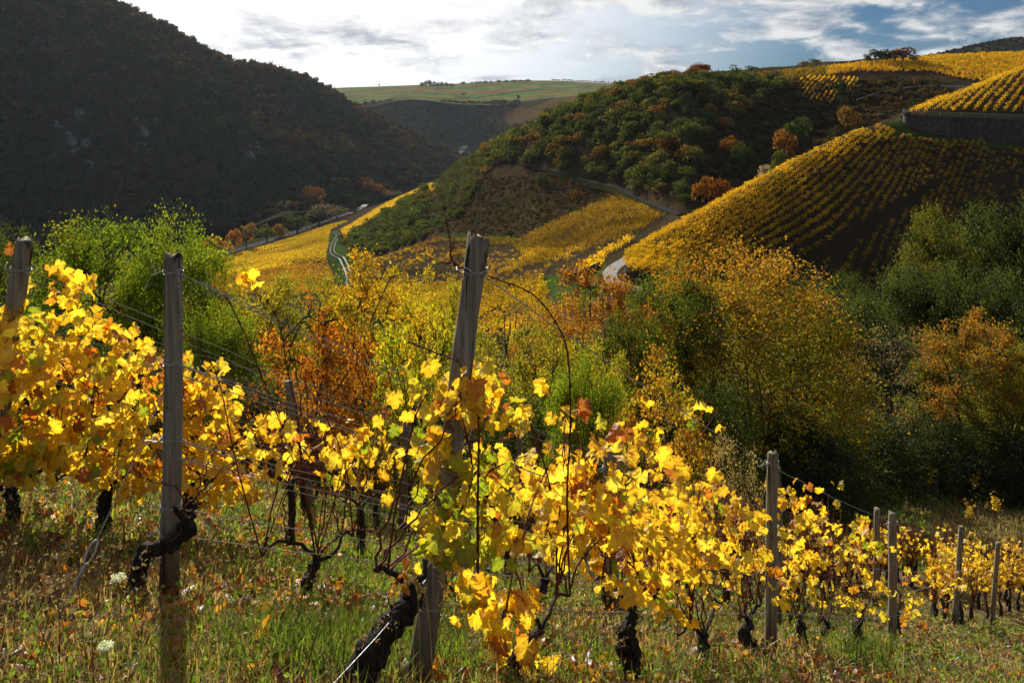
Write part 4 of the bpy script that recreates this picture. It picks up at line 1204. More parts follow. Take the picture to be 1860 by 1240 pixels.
for a in [
 ('green', 172, 410, 26, 270, 'large bright green bushy tree behind the left vine row'),
 ('green', 322, 412, 24, 205, 'bright green bushy tree directly behind the upright grey post'),
 ('dgreen', 8, 418, 29, 120, 'dark tree at the left edge behind the leaning post'),
 ('olive', 468, 500, 24, 240, 'thin olive green shrub right of the bright green trees', 'bush'),
 ('olive', 575, 512, 27, 210, 'sparse grey green shrub below the golden valley vines', 'bush'),
 ('yellow', 662, 456, 26, 190, 'airy yellow tree with dark forked trunk below the wet track'),
 ('olive', 790, 505, 28, 150, 'thin yellow green tree left of the leaning post top'),
 ('oakred', 560, 556, 13, 215, 'red orange oak bush behind the thin canes'),
 ('oakred', 662, 600, 13.6, 110, 'small orange oak bush left of the yellow green oak'),
 ('oakyel', 752, 548, 12.5, 185, 'bright yellow green oak bush left of the leaning post'),
 ('dark', 640, 690, 16, 260, 'dark green bush under the orange oak bushes', 'bush'),
 ('dark', 470, 690, 16, 200, 'dark bush behind the bare canes of the second row', 'bush'),
 ('dark', 830, 700, 17, 220, 'dark green bush behind the leaning post', 'bush'),
 ('twig', 935, 535, 33, 190, 'bare brown tree just right of the leaning post'),
 ('olive', 985, 600, 23, 200, 'olive bush below the bare brown tree', 'bush'),
 ('olive', 880, 610, 22, 150, 'yellowish olive bush touching the leaning post', 'bush'),
 ('green', 1062, 650, 16, 150, 'fresh green bush behind the red arching cane', 'bush'),
 ('orange', 1092, 492, 34, 210, 'airy orange tree in front of the pale road bend'),
 ('dgreen', 1215, 495, 37, 190, 'green tree between the orange tree and the big autumn tree'),
 ('big', 1362, 468, 38, 400, 'biggest orange and green autumn tree in the middle of the thicket'),
 ('ybush', 1195, 652, 17, 260, 'glowing yellow orange bush behind the main vine row', 'bush'),
 ('orange', 1010, 560, 30, 160, 'thin yellow brown tree left of the orange tree'),
 ('twig', 1608, 578, 44, 170, 'grey brown twiggy tree with pale seed tufts'),
 ('autumn', 1752, 578, 46, 210, 'orange topped green tree at the right, beside the twiggy tree'),
 ('olive', 1852, 632, 45, 150, 'olive tree cut by the right edge', ),
 ('round', 1702, 388, 74, 170, 'tall round olive tree against the vineyard slope'),
 ('thicket', 1800, 384, 80, 170, 'large dark thicket tree right of the round olive tree'),
 ('thicket', 1880, 372, 78, 150, 'dark thicket tree at the right edge above the others'),
 ('thicket', 1560, 545, 66, 150, 'soft dark green shrub left of the gully thicket', 'bush'),
 ('thicket', 1640, 490, 70, 170, 'broad soft green thicket under the vineyard slope', 'bush'),
 ('thicket', 1730, 490, 66, 170, 'dark thicket below the round olive tree', 'bush'),
 ('thicket', 1830, 500, 62, 180, 'very dark thicket at the right edge below the tall trees', 'bush'),
 ('twig', 1495, 500, 60, 100, 'thin grey tree at the right shoulder of the big autumn tree'),
 ('thicket', 1640, 610, 56, 200, 'dark hollow bush behind the twiggy tree', 'bush'),
 ('thicket', 1850, 600, 55, 200, 'dark bush behind the orange topped tree', 'bush'),
 ('dark', 1450, 745, 34, 190, 'low dark green bush right of the yellow bush', 'bush'),
 ('dark', 1560, 750, 40, 220, 'low dark green bush below the twiggy tree', 'bush'),
 ('dark', 1680, 750, 47, 220, 'low dark green bush behind the small marker stake', 'bush'),
 ('dark', 1800, 735, 52, 230, 'low dark green bush behind the three distant vines', 'bush'),
 ('dark', 1500, 800, 32, 200, 'lowest dark bush behind the second grey post', 'bush'),
 ('dark', 1610, 770, 42, 190, 'dark green bush under the twiggy tree', 'bush'),
 ('dark', 1700, 765, 43, 190, 'dark green bush between the twiggy and the orange topped tree', 'bush'),
 ('dark', 1790, 775, 43.5, 180, 'dark green bush at the foot of the orange topped tree', 'bush'),
 ('dark', 1870, 765, 43, 170, 'dark green bush at the right edge above the grassy bank', 'bush'),
 ('thicket', 1545, 505, 78, 130, 'soft dark shrub at the lower edge of the steep vineyard', 'bush'),
 ('thicket', 1475, 515, 60, 120, 'dark shrub peeping over the shoulder of the big autumn tree', 'bush'),
 ('dry', 1335, 805, 13, 140, 'pale dry seed bush left of the second grey post', 'bush'),
 ('dark', 1300, 700, 24, 170, 'dark green bush under the big autumn tree', 'bush'),
 ('green', 400, 560, 21, 150, 'green bush low behind the top wire', 'bush'),
 ('dark', 60, 600, 18, 260, 'dark bush hidden behind the left vine leaves', 'bush'),
 ('dark', 250, 640, 17, 240, 'dark bush behind the middle of the left vine row', 'bush'),
 ('olive', 1100, 640, 24, 160, 'yellowish undergrowth bush below the orange tree', 'bush'),
 ('dark', 960, 730, 18, 200, 'dark bush behind the first vine leaves', 'bush'),
 ('dgreen', 1150, 560, 30, 120, 'narrow dark green tree below the orange tree'),
]:
    near_tree(*a)
# low undergrowth filling the hollow behind the trees
r5 = np.random.default_rng(77)
k = 1450
Y_ = 20 + 75 * r5.random(k)**1.3; X_ = Y_ * (-.72 + 1.45 * r5.random(k))
pt = np.stack([X_, Y_, ground_z(X_, Y_)], -1)
h = .9 + 1.6 * r5.random(k) * np.clip(Y_ / 35, .5, 2)
up = [joined(blob_tree(np.random.default_rng(150 + i), 84, .13, lumps=8, low=.42, core=False)) for i in range(5)]
kk = (Y_ > 44) | (X_ < Y_ * .18)
scatter_joined('undergrowth', up, pt[kk], np.stack([h * 1.6, h * 1.6, h], -1)[kk], pal(k, r5, np.array([(.06, .085, .02), (.09, .11, .02), (.12, .11, .03), (.16, .12, .03)]))[kk], M_TREE, label='low mixed undergrowth between the trees in the hollow', cat='undergrowth')
#MARK3

# ------------------------------------------------------------------ foreground vineyard
RD_ = np.array([.564, .826])                     # direction of the vine rows
ROW = {'A': np.array([-.18, 3.2]), 'B': np.array([-1.7, 4.0]), 'C': np.array([-3.05, 4.95]), 'D': np.array([-3.9, 7.6])}
def row_pt(row, px, py, off=0.0):
    """point on the vertical plane of a row seen at a photo position, pushed off the plane by off"""
    p = ROW[row]; k = (px - 930) / F
    t = (k * p[1] - p[0]) / (RD_[0] - k * RD_[1])
    Y = p[1] + t * RD_[1]
    q = P(px, py, Y)
    q[:2] += np.array([RD_[1], -RD_[0]]) * off
    return q

def ground_hit(px, py):
    for Yq in np.arange(2.2, 60, .04):
        x = (px - 930) / F * Yq
        if (HOR - py) / F * Yq <= float(ground_z(x, Yq)): return x, Yq
    return x, Yq

def leaf_mesh(seed):
    r = np.random.default_rng(seed)
    half = [(0, .57), (12, .52), (22, .485), (33, .42), (44, .49), (56, .54), (68, .505), (80, .475), (90, .43), (102, .475), (116, .49), (132, .465), (150, .43), (165, .36), (176, .12)]
    half = [(a, q * (1 + .075 * r.normal())) for a, q in half]
    full = [(a, q) for a, q in half] + [(360 - a, q * (1 + .06 * r.normal())) for a, q in reversed(half[1:])]
    a = np.radians([x[0] for x in full]); q = np.array([x[1] for x in full])
    x = np.sin(a) * q; y = np.cos(a) * q
    ix, iy = x * .55, y * .55
    c1_, c2_, c3_ = .55 * r.normal(), .6 * abs(r.normal()) + .15, .4 * r.normal()
    ph = r.random() * 6.28
    def z(x, y, w): return -c2_ * np.abs(x) * .5 + c1_ * y * y + c3_ * x * y + w * .07 * np.sin(5 * np.arctan2(x, y) + ph) + .05 * w * r.normal(size=np.shape(x))
    V = np.vstack([[[0, -.05, 0]], np.stack([ix, iy, z(ix, iy, .4)], -1), np.stack([x, y, z(x, y, 1)], -1)])
    m_ = len(a); i = np.arange(m_); j = (i + 1) % m_
    T = np.stack([np.zeros(m_, int), 1 + j, 1 + i], -1)
    Q = np.stack([1 + i, 1 + j, 1 + m_ + j, 1 + m_ + i], -1)
    edge = np.array([(1.02, .9, .8), (1.0, .82, .7), (.85, .6, .5)][seed % 3]); mid = np.array([1.0, 1.02, 1.0])
    C = np.vstack([[mid], np.tile(mid, (m_, 1)), np.tile(edge, (m_, 1)) * (1 + .1 * r.normal(size=(m_, 1)))])
    return V, Q, T, C
LEAFD = [leaf_mesh(200 + i) for i in range(9)]
LEAFM = [make_mesh('leaf', V, [Q, T], M_VLEAF, C, True) for V, Q, T, C in LEAFD]
LY = np.array([(.80, .63, .045), (.82, .67, .05), (.78, .60, .04), (.80, .68, .08), (.75, .53, .035), (.68, .42, .03)])
LG = np.array([(.52, .52, .035), (.40, .46, .03), (.62, .56, .04), (.25, .36, .025)])
LO = np.array([(.62, .25, .025), (.50, .17, .02), (.66, .34, .03), (.34, .13, .03)])
def leafcol(r, kind):
    u = r.random()
    if kind == 'y':
        s = LY if u < .88 else (LG if u < .94 else LO)
    elif kind == 'g':
        s = LG if u < .62 else (LY if u < .96 else LO)
    elif kind == 'm':
        s = LY if u < .66 else (LG if u < .86 else LO)
    elif kind == 'go':
        s = LY[:5] if u < .74 else (LO if u < .84 else LG)
    else:
        s = LO
    return s[int(r.integers(len(s)))] * (.85 + .3 * r.random())

# ---- posts
def post(top, bot, Y, dpx, label, ties=(), sides=14, name='post'):
    a = P(*bot, Y); b = P(*top, Y); ax = (b - a) / np.linalg.norm(b - a)
    g = float(ground_z(a[0], a[1]))
    base_ = a + ax * ((g - a[2]) / ax[2]); L = np.linalg.norm(b - base_); rad = dpx / F * Y / 2
    r = np.random.default_rng(int(top[0]))
    ts = np.concatenate([[-.3], np.linspace(0, L, 20)])
    path = base_[None] * 0 + ax[None] * ts[:, None] + np.stack([.006 * np.sin(ts * 3 + r.random() * 6), .004 * np.sin(ts * 4), 0 * ts], -1)
    V, Q, T = tube(path, np.linspace(rad * 1.08, rad * .96, 21), sides, .045, True, int(top[0]))
    m_ = len(ts) * sides
    V[m_ - sides:m_, 2] += .014 * r.normal(size=sides); V[m_ - 2 * sides:m_ - sides] = V[m_ - 2 * sides:m_ - sides] * .4 + V[m_ - sides:m_] * .6 - ax * .012
    hh = V @ ax
    wet = np.clip((.42 + .12 * fbm(V[:, 0] * 30, V[:, 1] * 30 + hh * 2, 2) - hh) / .35, 0, 1)[:, None]
    C = (1 - wet) * np.array([1, 1, 1]) + wet * np.array([.32, .27, .22])
    C[hh > L - .03] *= (.85, .8, .7)
    t = add(name, make_mesh(name, V, [Q, T], M_WOOD, C, True), loc=tuple(base_), label=label, cat='post')
    for f in ties:
        c = ax * (L * f); mb = MB(); n_ = 40; th = np.linspace(0, 2 * np.pi * 2.6, n_)
        w_ = np.cross(ax, [0, 1, 0]); w_ /= np.linalg.norm(w_); u_ = np.cross(w_, ax)
        mb.tube(c + (np.cos(th)[:, None] * w_ + np.sin(th)[:, None] * u_) * (rad * 1.07) + ax[None] * (np.linspace(-.014, .014, n_) + .006 * np.sin(th * 3.3))[:, None], .0026, 4)
        for q in range(2):
            e = c + w_ * rad * 1.05 - u_ * rad * .4
            mb.tube(catmull([e, e + r.normal(size=3) * .02 + w_ * .02, e + w_ * .05 + r.normal(size=3) * .02, e + w_ * .03 + r.normal(size=3) * .03], 8), .002, 4)
        add('wire_tie', mb.mesh('wire_tie', M_WIRE), t)
    return t, base_, ax, L, rad
pA1 = post((872, 434), (758, 1245), 3.2, 41, 'leaning weathered grey post with wire loops at its top, in the middle', (.93, .55, .38, .2), 18)
pB1 = post((315, 464), (308, 1165), 4.0, 33, 'upright weathered grey post with a hanging chain, at the left', (.955, .69, .47, .27, .19), 18)
pC1 = post((46, 436), (-30, 950), 4.95, 32, 'leaning dark post among yellow leaves at the left edge', (.9, .5))
pA2 = post((1404, 822), (1398, 1215), 6.6, 20, 'thin straight grey post right of the dense yellow vines', (.95, .45))
pA3 = post((1622, 932), (1620, 1172), 11, 15, 'brown post between the sparse vines, second from the right end', (.93,))
post((1747, 956), (1733, 1142), 14.5, 10, 'slightly leaning thin brown post right of the leaf tuft')
post((1813, 985), (1803, 1115), 18, 8, 'last thin leaning post of the front row near the right edge')
pB2 = post((1108, 815), (1113, 1170), 7.4, 26, 'brown post hidden behind the dense yellow leaves', (.9,))
post((740, 752), (729, 978), 12, 14, 'pale slim post behind the wires left of the leaning post', (.8, .5))
post((524, 692), (568, 950), 10.6, 17, 'slanting brown post behind the bare canes')
post((942, 788), (948, 905), 13, 11, 'short brown post behind the leaves right of the leaning post')
post((1594, 924), (1592, 1010), 16, 11, 'short stub post behind the sparse brown vines')
post((1414, 850), (1416, 1110), 9.5, 11, 'thin dark post just behind the straight grey post')
post((1706, 832), (1700, 905), ground_hit(1700, 905)[1], 4, 'small marker stake with a pale tip before the dark bushes', name='stake')
# chain hanging from the upright post
_, b_, ax_, L_, rad_ = pB1
mb = MB()
c = b_ + ax_ * (L_ * .955) + np.array([rad_ * .75, -rad_ * .72, 0])
for i in range(12):
    th = np.linspace(0, 2 * np.pi, 11); w_ = np.array([1, 0, 0]) if i % 2 else np.array([.5, -.85, 0])
    cc = c - np.array([-.002 * i, 0, .020 * i])
    mb.tube(cc[None] - b_ + np.cos(th)[:, None] * w_ * .0075 + np.sin(th)[:, None] * np.array([0, 0, .0145]), .0022, 4)
ch = add('chain', mb.mesh('chain', M_WIRE), pB1[0])

# ---- wires
def wire(pts, label, sag=.02, r=.0028, twist=False):
    mb = MB(); o0 = np.array(pts[0])
    for a, b in zip(pts[:-1], pts[1:]):
        a = np.array(a) - o0; b = np.array(b) - o0
        t = np.linspace(0, 1, 14)[:, None]
        w_ = a + (b - a) * t - np.array([0, 0, 1]) * (4 * t * (1 - t)) * sag
        w_ += .006 * np.sin(t * 37 + a[0]) * np.array([0, .3, 1])
        mb.tube(w_, r, 5)
    return add('trellis_wire', mb.mesh('trellis_wire', M_WIRE), loc=tuple(o0), label=label, cat='wire', group='wires strung along the vine rows')
def at_post(p, f, off=0): return p[1] + p[2] * p[3] * f + np.array([off, -off, 0])
def further(p, f, dist, dx=0):
    x, y = p[1][0] + RD_[0] * dist, p[1][1] + RD_[1] * dist
    return np.array([x, y, float(ground_z(x, y)) + p[3] * f * p[2][2]])
ORD = ['topmost', 'second', 'third', 'fourth', 'fifth', 'sixth', 'lowest']
for wi, (f, g, dbl) in enumerate([(.955, .94, 1), (.69, .70, 1), (.66, .64, 0), (.47, .46, 1), (.42, .40, 1), (.27, .27, 0), (.19, .2, 0)]):
    for s in range(1 + dbl):
        wire([at_post(pB1, f, rad_ * (1 if s else .6)) , at_post(pB2, g) + (0, 0, -.05 * s), further(pB2, g, 4.1), further(pB2, g, 8.3)], f'{ORD[wi]} thin steel wire tied to the upright grey post' + (', lower strand of a pair' if s else ', upper strand of a pair' if dbl else ''), .03 + .04 * s)
for wi, f in enumerate((.93, .55, .38, .2)):
    wire([at_post(pA1, f), at_post(pA2, f), at_post(pA3, f), further(pA3, f, 4.4)], ['topmost', 'second', 'third', 'lowest'][wi] + ' thin steel wire of the front row, tied to the leaning middle post', .03)
for wi, (f, s) in enumerate([(.93, .02), (.91, .06), (.55, .03), (.4, .05)]):
    wire([at_post(pC1, f), further(pC1, f * .86, 4.1), further(pC1, f * .86, 8.2), further(pC1, f * .86, 12.2)], ['topmost', 'second', 'third', 'lowest'][wi] + ' thin steel wire of the left row, tied to the leaning dark post', s)
for wi, f in enumerate((.95, .85, .6, .5, .4)):
    a_ = np.array([-3.9, 7.6]); pts = []
    for t_ in (-1, 3, 7, 11):
        x, y = a_ + RD_ * t_; pts.append(np.array([x, y, float(ground_z(x, y)) + 1.75 * f]))
    wire(pts, ['topmost', 'second', 'middle', 'fourth', 'lowest'][wi] + ' thin steel wire of the row behind the bare canes', .04)
# ground anchor with an eye
e0, e1 = P(40, 1262, 3.3), P(154, 1025, 3.55)
mb = MB(); dd = (e1 - e0) / np.linalg.norm(e1 - e0)
mb.tube([e0 - e0 - dd * .2, (e1 - e0)], .007, 8)
th = np.linspace(-.3, 5.6, 16); up_ = np.cross(dd, [0, 1, 0]); up_ /= np.linalg.norm(up_)
mb.tube((e1 - e0)[None] + dd * (.05 - .05 * np.cos(th))[:, None] + up_ * (.016 * np.sin(th))[:, None], .0055, 6)
add('ground_anchor', mb.mesh('ground_anchor', M_WIRE), loc=tuple(e0), label='slanting steel ground anchor rod with an eye, at the lower left', cat='anchor')
mb = MB(); a_ = e1 + dd * .09; b2_ = at_post(pB1, .66); mb.tube([a_ * 0, (b2_ - a_) * .5 - (0, 0, .015), b2_ - a_], .0022, 5)
add('guy_wire', mb.mesh('guy_wire', M_WIRE), loc=tuple(a_), label='guy wire from the ground anchor up to the upright post', cat='wire')
a_ = P(560, 1290, 2.7); b2_ = at_post(pA1, .27); mb = MB(); mb.tube([a_ * 0, (b2_ - a_) * .5 - (0, 0, .01), b2_ - a_], .0022, 5)
add('guy_wire', mb.mesh('guy_wire', M_WIRE), loc=tuple(a_), label='guy wire running down left from the leaning middle post', cat='wire')

# ---- vines
VINES = []
def vine(row, path, wpx, label, Y=None, canes=7, reach=.9, seed=0, lean=0, armlen=.35):
    """old vine: gnarled trunk along a photo outline on its row, arms and thin canes"""
    pts = [P(x, y, Y) if Y else row_pt(row, x, y) for x, y in path]
    g = float(ground_z(pts[0][0], pts[0][1]))
    d0 = pts[0] - pts[1]
    pts[0] = np.array([pts[0][0], pts[0][1], min(pts[0][2], g) - .04]) if abs(pts[0][2] - g) < .25 else np.array([pts[0][0], pts[0][1], g - .04])
    base_ = pts[0].copy(); base_[2] = g
    r = np.random.default_rng(seed + 500)
    t = add('vine', None, loc=tuple(base_), label=label, cat='vine')
    pl_ = np.array(pts) - base_
    n_ = 9 * len(pl_)
    cp = catmull(pl_, n_); w_ = np.interp(np.linspace(0, 1, n_), np.linspace(0, 1, len(wpx)), wpx) / F * np.mean([q[1] for q in pts]) / 2
    cp[1:-1] += r.normal(size=(n_ - 2, 3)) * w_[1:-1, None] * .10
    w_ = w_ * (1 + .07 * r.normal(size=n_)) * (1 + .16 * np.sin(np.arange(n_) * .9 + r.random() * 6))
    w_[0] *= 1.25
    mb = MB(); mb.tube(cp, w_, 16, .2, seed=seed)
    head = cp[-1]
    for q in range(26):                              # loose fibrous strips of bark
        i0 = int(r.integers(0, n_ - 5)); i1 = min(n_ - 1, i0 + int(r.integers(4, 12)))
        dv = r.normal(size=3); dv /= np.linalg.norm(dv)
        sp_ = np.array([cp[i] + dv * w_[i] * (1.02 + .22 * (q % 3 == 0) * abs(i - (i0 + i1) / 2) / 5) + r.normal(size=3) * .0015 for i in range(i0, i1 + 1)])
        mb.tube(sp_, w_[i0:i1 + 1] * .13, 4, 0, tuple([1.0 + 1.6 * r.random()] * 3), cap=False)
    for _ in range(5):
        kq = int(r.integers(n_ // 3, n_)); dv = r.normal(size=3); dv /= np.linalg.norm(dv)
        mb.tube([cp[kq] - dv * w_[kq] * .3, cp[kq] + dv * w_[kq] * 1.25], [w_[kq] * .65, w_[kq] * .32], 6, .2, seed=seed + _)
    add('trunk', mb.mesh('trunk', M_BARK, True), t)
    VINES.append(dict(o=t, base=base_, head=head + base_, row=row, n=0, canes=canes, r=r, reach=reach, w=w_[-1], pts=[], extra=MB(), armlen=armlen))
    return VINES[-1]
vine('A', [(640, 1262), (668, 1195), (712, 1132), (742, 1098), (752, 1066)], [62, 55, 44, 34, 30], 'thick twisted old vine trunk leaning against the middle post', Y=3.05, canes=5, seed=1)
vine('B', [(216, 1152), (212, 1105), (240, 1080), (252, 1035), (262, 1002), (300, 990), (335, 968), (342, 955)], [34, 38, 34, 28, 26, 25, 32, 26], 'gnarled black vine crossing in front of the upright grey post', Y=3.88, canes=2, seed=2, reach=.3, armlen=.07)
vine('B', [(560, 1132), (556, 1098), (556, 1062), (574, 1018)], [24, 22, 20, 17], 'slim dark vine with bare red canes between the two big posts', canes=9, seed=3, reach=1.3)
vine('C', [(186, 955), (188, 925), (196, 890)], [22, 22, 18], 'dark vine trunk under the left yellow leaves', canes=8, seed=4)
vine('C', [(340, 948), (344, 905), (352, 880), (385, 868)], [18, 18, 16, 14], 'dark vine trunk just right of the upright grey post', canes=9, seed=5)
vine('C', [(20, 960), (24, 930), (20, 890)], [22, 20, 18], 'vine at the left edge below the leaning dark post', canes=8, seed=6)
vine('C', [(528, 948), (530, 915), (526, 880)], [13, 13, 12], 'thin dark vine behind the bare red canes', canes=8, seed=7)
vine('C', [(655, 995), (656, 960), (655, 925)], [14, 14, 12], 'small vine with yellow leaves left of the slim pale post', canes=9, seed=8)
vine('B', [(805, 1145), (822, 1108), (836, 1082)], [30, 26, 20], 'leaning dark vine half hidden behind the middle post', canes=6, seed=9)
vine('A', [(938, 1262), (934, 1210), (948, 1172), (982, 1146)], [22, 20, 16, 14], 'low dark vine carrying the lowest yellow leaves', canes=6, seed=10)
vine('B', [(966, 1135), (980, 1085), (992, 1048)], [19, 17, 14], 'thin dark vine behind the lowest yellow leaves', canes=7, seed=11)
vine('B', [(1106, 1158), (1104, 1110), (1108, 1062)], [26, 24, 20], 'dark vine beside the hidden brown post', canes=6, seed=12)
vine('A', [(1148, 1256), (1142, 1190), (1138, 1160), (1150, 1110)], [36, 36, 32, 18], 'stout black vine trunk under the dense yellow leaves', canes=9, seed=13)
vine('B', [(1192, 1140), (1190, 1100), (1196, 1070)], [15, 14, 12], 'small dark vine behind the stout black trunk', canes=6, seed=14)
vine('A', [(1246, 1240), (1272, 1205), (1278, 1175), (1276, 1152)], [26, 22, 20, 17], 'bent dark vine left of the thin straight post', canes=10, seed=15)
vine('A', [(1386, 1238), (1382, 1205), (1362, 1172), (1352, 1150), (1362, 1132)], [26, 25, 23, 19, 16], 'curved dark vine touching the thin straight post', canes=10, seed=16)
vine('A', [(1468, 1228), (1462, 1190), (1456, 1160), (1454, 1132)], [24, 22, 18, 16], 'straight dark vine right of the thin straight post', canes=9, seed=17)
vine('A', [(1512, 1212), (1502, 1180), (1496, 1155), (1502, 1132)], [13, 13, 13, 11], 'thin curved vine, third right of the straight post', canes=9, seed=18)
vine('A', [(1566, 1172), (1558, 1150), (1556, 1135), (1566, 1122)], [14, 15, 13, 9], 'short dark vine behind the tall green grass tuft', canes=9, seed=19)
vine('A', [(1632, 1160), (1626, 1138), (1628, 1112)], [15, 14, 12], 'dark vine leaning on the brown post', canes=8, seed=20)
vine('A', [(1702, 1142), (1696, 1125), (1698, 1104)], [13, 12, 10], 'dark vine right of the brown post', canes=8, seed=21)

REG = [  # row, outline, count, size, palette, thickness
 ('A', [(790, 700), (850, 655), (905, 655), (950, 690), (985, 740), (960, 775), (900, 770), (830, 785), (800, 790), (775, 745)], 62, .105, 'go', .22),
 ('A', [(790, 790), (850, 790), (865, 860), (845, 960), (860, 1000), (800, 1030), (745, 985), (775, 880)], 62, .105, 'g', .24),
 ('A', [(850, 850), (900, 810), (920, 880), (955, 930), (935, 1010), (880, 1040), (850, 990)], 60, .105, 'g', .24),
 ('A', [(815, 1040), (880, 1050), (960, 1040), (950, 1090), (965, 1130), (905, 1190), (875, 1130), (830, 1090)], 42, .12, 'y', .2),
 ('A', [(930, 1190), (975, 1175), (1000, 1215), (960, 1245), (930, 1230)], 11, .115, 'y', .15),
 ('A', [(955, 905), (985, 860), (1040, 825), (1130, 805), (1185, 830), (1290, 835), (1325, 850), (1342, 900), (1350, 985), (1360, 1040), (1320, 1062), (1250, 1050), (1200, 1075), (1120, 1070), (1050, 1060), (990, 985)], 360, .125, 'y', .4),
 ('A', [(1040, 860), (1080, 850), (1110, 930), (1100, 1000), (1050, 960)], 22, .13, 'o', .3),
 ('A', [(1000, 745), (1060, 770), (1180, 760), (1225, 800), (1160, 830), (1040, 820)], 26, .115, 'y', .3),
 ('A', [(1180, 720), (1210, 730), (1300, 740), (1300, 760), (1270, 800), (1200, 760)], 5, .11, 'go', .2),
 ('A', [(1330, 900), (1375, 910), (1400, 930), (1395, 1020), (1360, 1050), (1335, 990)], 26, .125, 'y', .25),
 ('A', [(1130, 1080), (1210, 1080), (1320, 1075), (1280, 1120), (1170, 1130)], 16, .12, 'y', .25),
 ('A', [(1375, 985), (1400, 960), (1440, 970), (1445, 1090), (1410, 1090), (1395, 1040)], 24, .125, 'go', .2),
 ('A', [(1410, 900), (1440, 865), (1480, 880), (1500, 940), (1515, 1000), (1505, 1070), (1440, 1100), (1415, 1040)], 85, .125, 'y', .35),
 ('A', [(1500, 875), (1530, 880), (1510, 895)], 3, .12, 'y', .1),
 ('A', [(1540, 945), (1570, 935), (1600, 990), (1608, 1060), (1580, 1110), (1530, 1120), (1505, 1060), (1530, 1000)], 95, .125, 'm', .4),
 ('A', [(1600, 970), (1635, 960), (1640, 1000), (1610, 1010)], 10, .12, 'go', .2),
 ('A', [(1625, 1030), (1690, 1020), (1700, 1090), (1650, 1140), (1625, 1110)], 40, .125, 'm', .4),
 ('A', [(1690, 1010), (1735, 990), (1760, 960), (1760, 1060), (1720, 1100), (1690, 1080)], 34, .125, 'go', .4),
 ('B', [(430, 830), (470, 760), (520, 745), (540, 800), (520, 860), (450, 880)], 16, .125, 'y', .3),
 ('B', [(560, 800), (620, 770), (690, 800), (700, 870), (640, 890), (570, 880)], 40, .125, 'y', .3),
 ('B', [(640, 720), (760, 730), (760, 850), (660, 840)], 14, .115, 'go', .3),
 ('B', [(445, 500), (470, 498), (470, 520), (452, 520)], 3, .12, 'y', .03),
 ('B', [(900, 800), (960, 820), (960, 870), (900, 880)], 12, .125, 'go', .3),
 ('C', [(-60, 640), (0, 560), (60, 520), (110, 505), (160, 560), (240, 590), (300, 640), (300, 860), (240, 870), (120, 850), (-60, 850)], 560, .135, 'go', .55),
 ('C', [(80, 480), (130, 480), (185, 515), (160, 550), (90, 530)], 9, .13, 'y', .2),
 ('C', [(-60, 790), (110, 800), (140, 850), (60, 880), (-60, 880)], 50, .135, 'g', .4),
 ('C', [(110, 840), (190, 830), (280, 840), (270, 900), (200, 905), (120, 880)], 42, .13, 'y', .4),
 ('C', [(300, 640), (345, 640), (400, 700), (440, 760), (450, 870), (370, 900), (300, 880)], 280, .135, 'y', .5),
 ('C', [(440, 770), (480, 760), (540, 820), (520, 880), (450, 880)], 14, .13, 'y', .3),
 ('C', [(330, 890), (420, 880), (440, 910), (350, 930)], 14, .13, 'y', .3),
]
r6 = np.random.default_rng(66)
def put_leaf(v, p, size, kind, r):
    base_ = v['base']
    tip_down = r.normal(scale=.55)
    yaw = r.random() * 6.28; pitch = R(90) + r.normal(scale=.55)
    e = Euler((pitch, R(180) + r.normal(scale=.6), yaw))
    s = size * .70 * (.65 + .65 * r.random())
    o = add('leaf', LEAFM[int(r.integers(len(LEAFM)))], v['o'], tuple(p - base_), e, (s, s * (.85 + .3 * r.random()), s), tuple(leafcol(r, kind)))
    v['n'] += 1
tot = 0
for row, poly, cnt, size, kind, th in REG:
    pl_ = np.array(poly, float); lo_, hi_ = pl_.min(0), pl_.max(0); done = 0; cnt = int(cnt * 1.3)
    cand = [v for v in VINES if v['row'] == row]
    while done < cnt:
        x, y = lo_ + (hi_ - lo_) * r6.random(2)
        if not inpoly(np.array([x]), np.array([y]), poly)[0]: continue
        if cnt > 40 and vnoise(x / 34 + 5, y / 34) + .5 * vnoise(x / 15, y / 15 + 9) < -.24: continue
        p = row_pt(row, x, y, th * r6.normal() * .5)
        # clumpy: leaves follow shoots
        if done > 3 and cnt > 15 and r6.random() < .5:
            v_, q = last
            p = q + r6.normal(size=3) * size * .7
            fx_, fy_ = proj(p)
            if not inpoly(np.array([fx_]), np.array([fy_]), poly)[0]: last = (v_, row_pt(row, x, y)); continue
        ds = [np.hypot(*(v['head'] - p)[:2]) + (5 if v['n'] > 290 else 0) for v in cand]
        v = cand[int(np.argmin(ds))]
        last = (v, p)
        v['pts'].append(p)
        put_leaf(v, p, size, kind, r6)
        done += 1; tot += 1
print('leaves', tot, max(v['n'] for v in VINES))
v0 = min((v for v in VINES if v['row'] == 'A'), key=lambda v: np.hypot(*(v['head'] - row_pt('A', 1070, 745))[:2]))
for q, kd in [((1072, 745), 'o'), ((1078, 752), 'o'), ((1300, 745), 'y'), ((1190, 735), 'y'), ((895, 665), 'o'), ((890, 680), 'o'), ((752, 1055), 'o'), ((745, 1062), 'o'), ((30, 452), 'o')]:
    rw_ = 'C' if q[0] < 100 else 'A'
    cand = [v for v in VINES if v['row'] == rw_]; p = row_pt(rw_, *q, -.05)
    put_leaf(min(cand, key=lambda v: np.hypot(*(v['head'] - p)[:2])), p, .13, kd, r6)

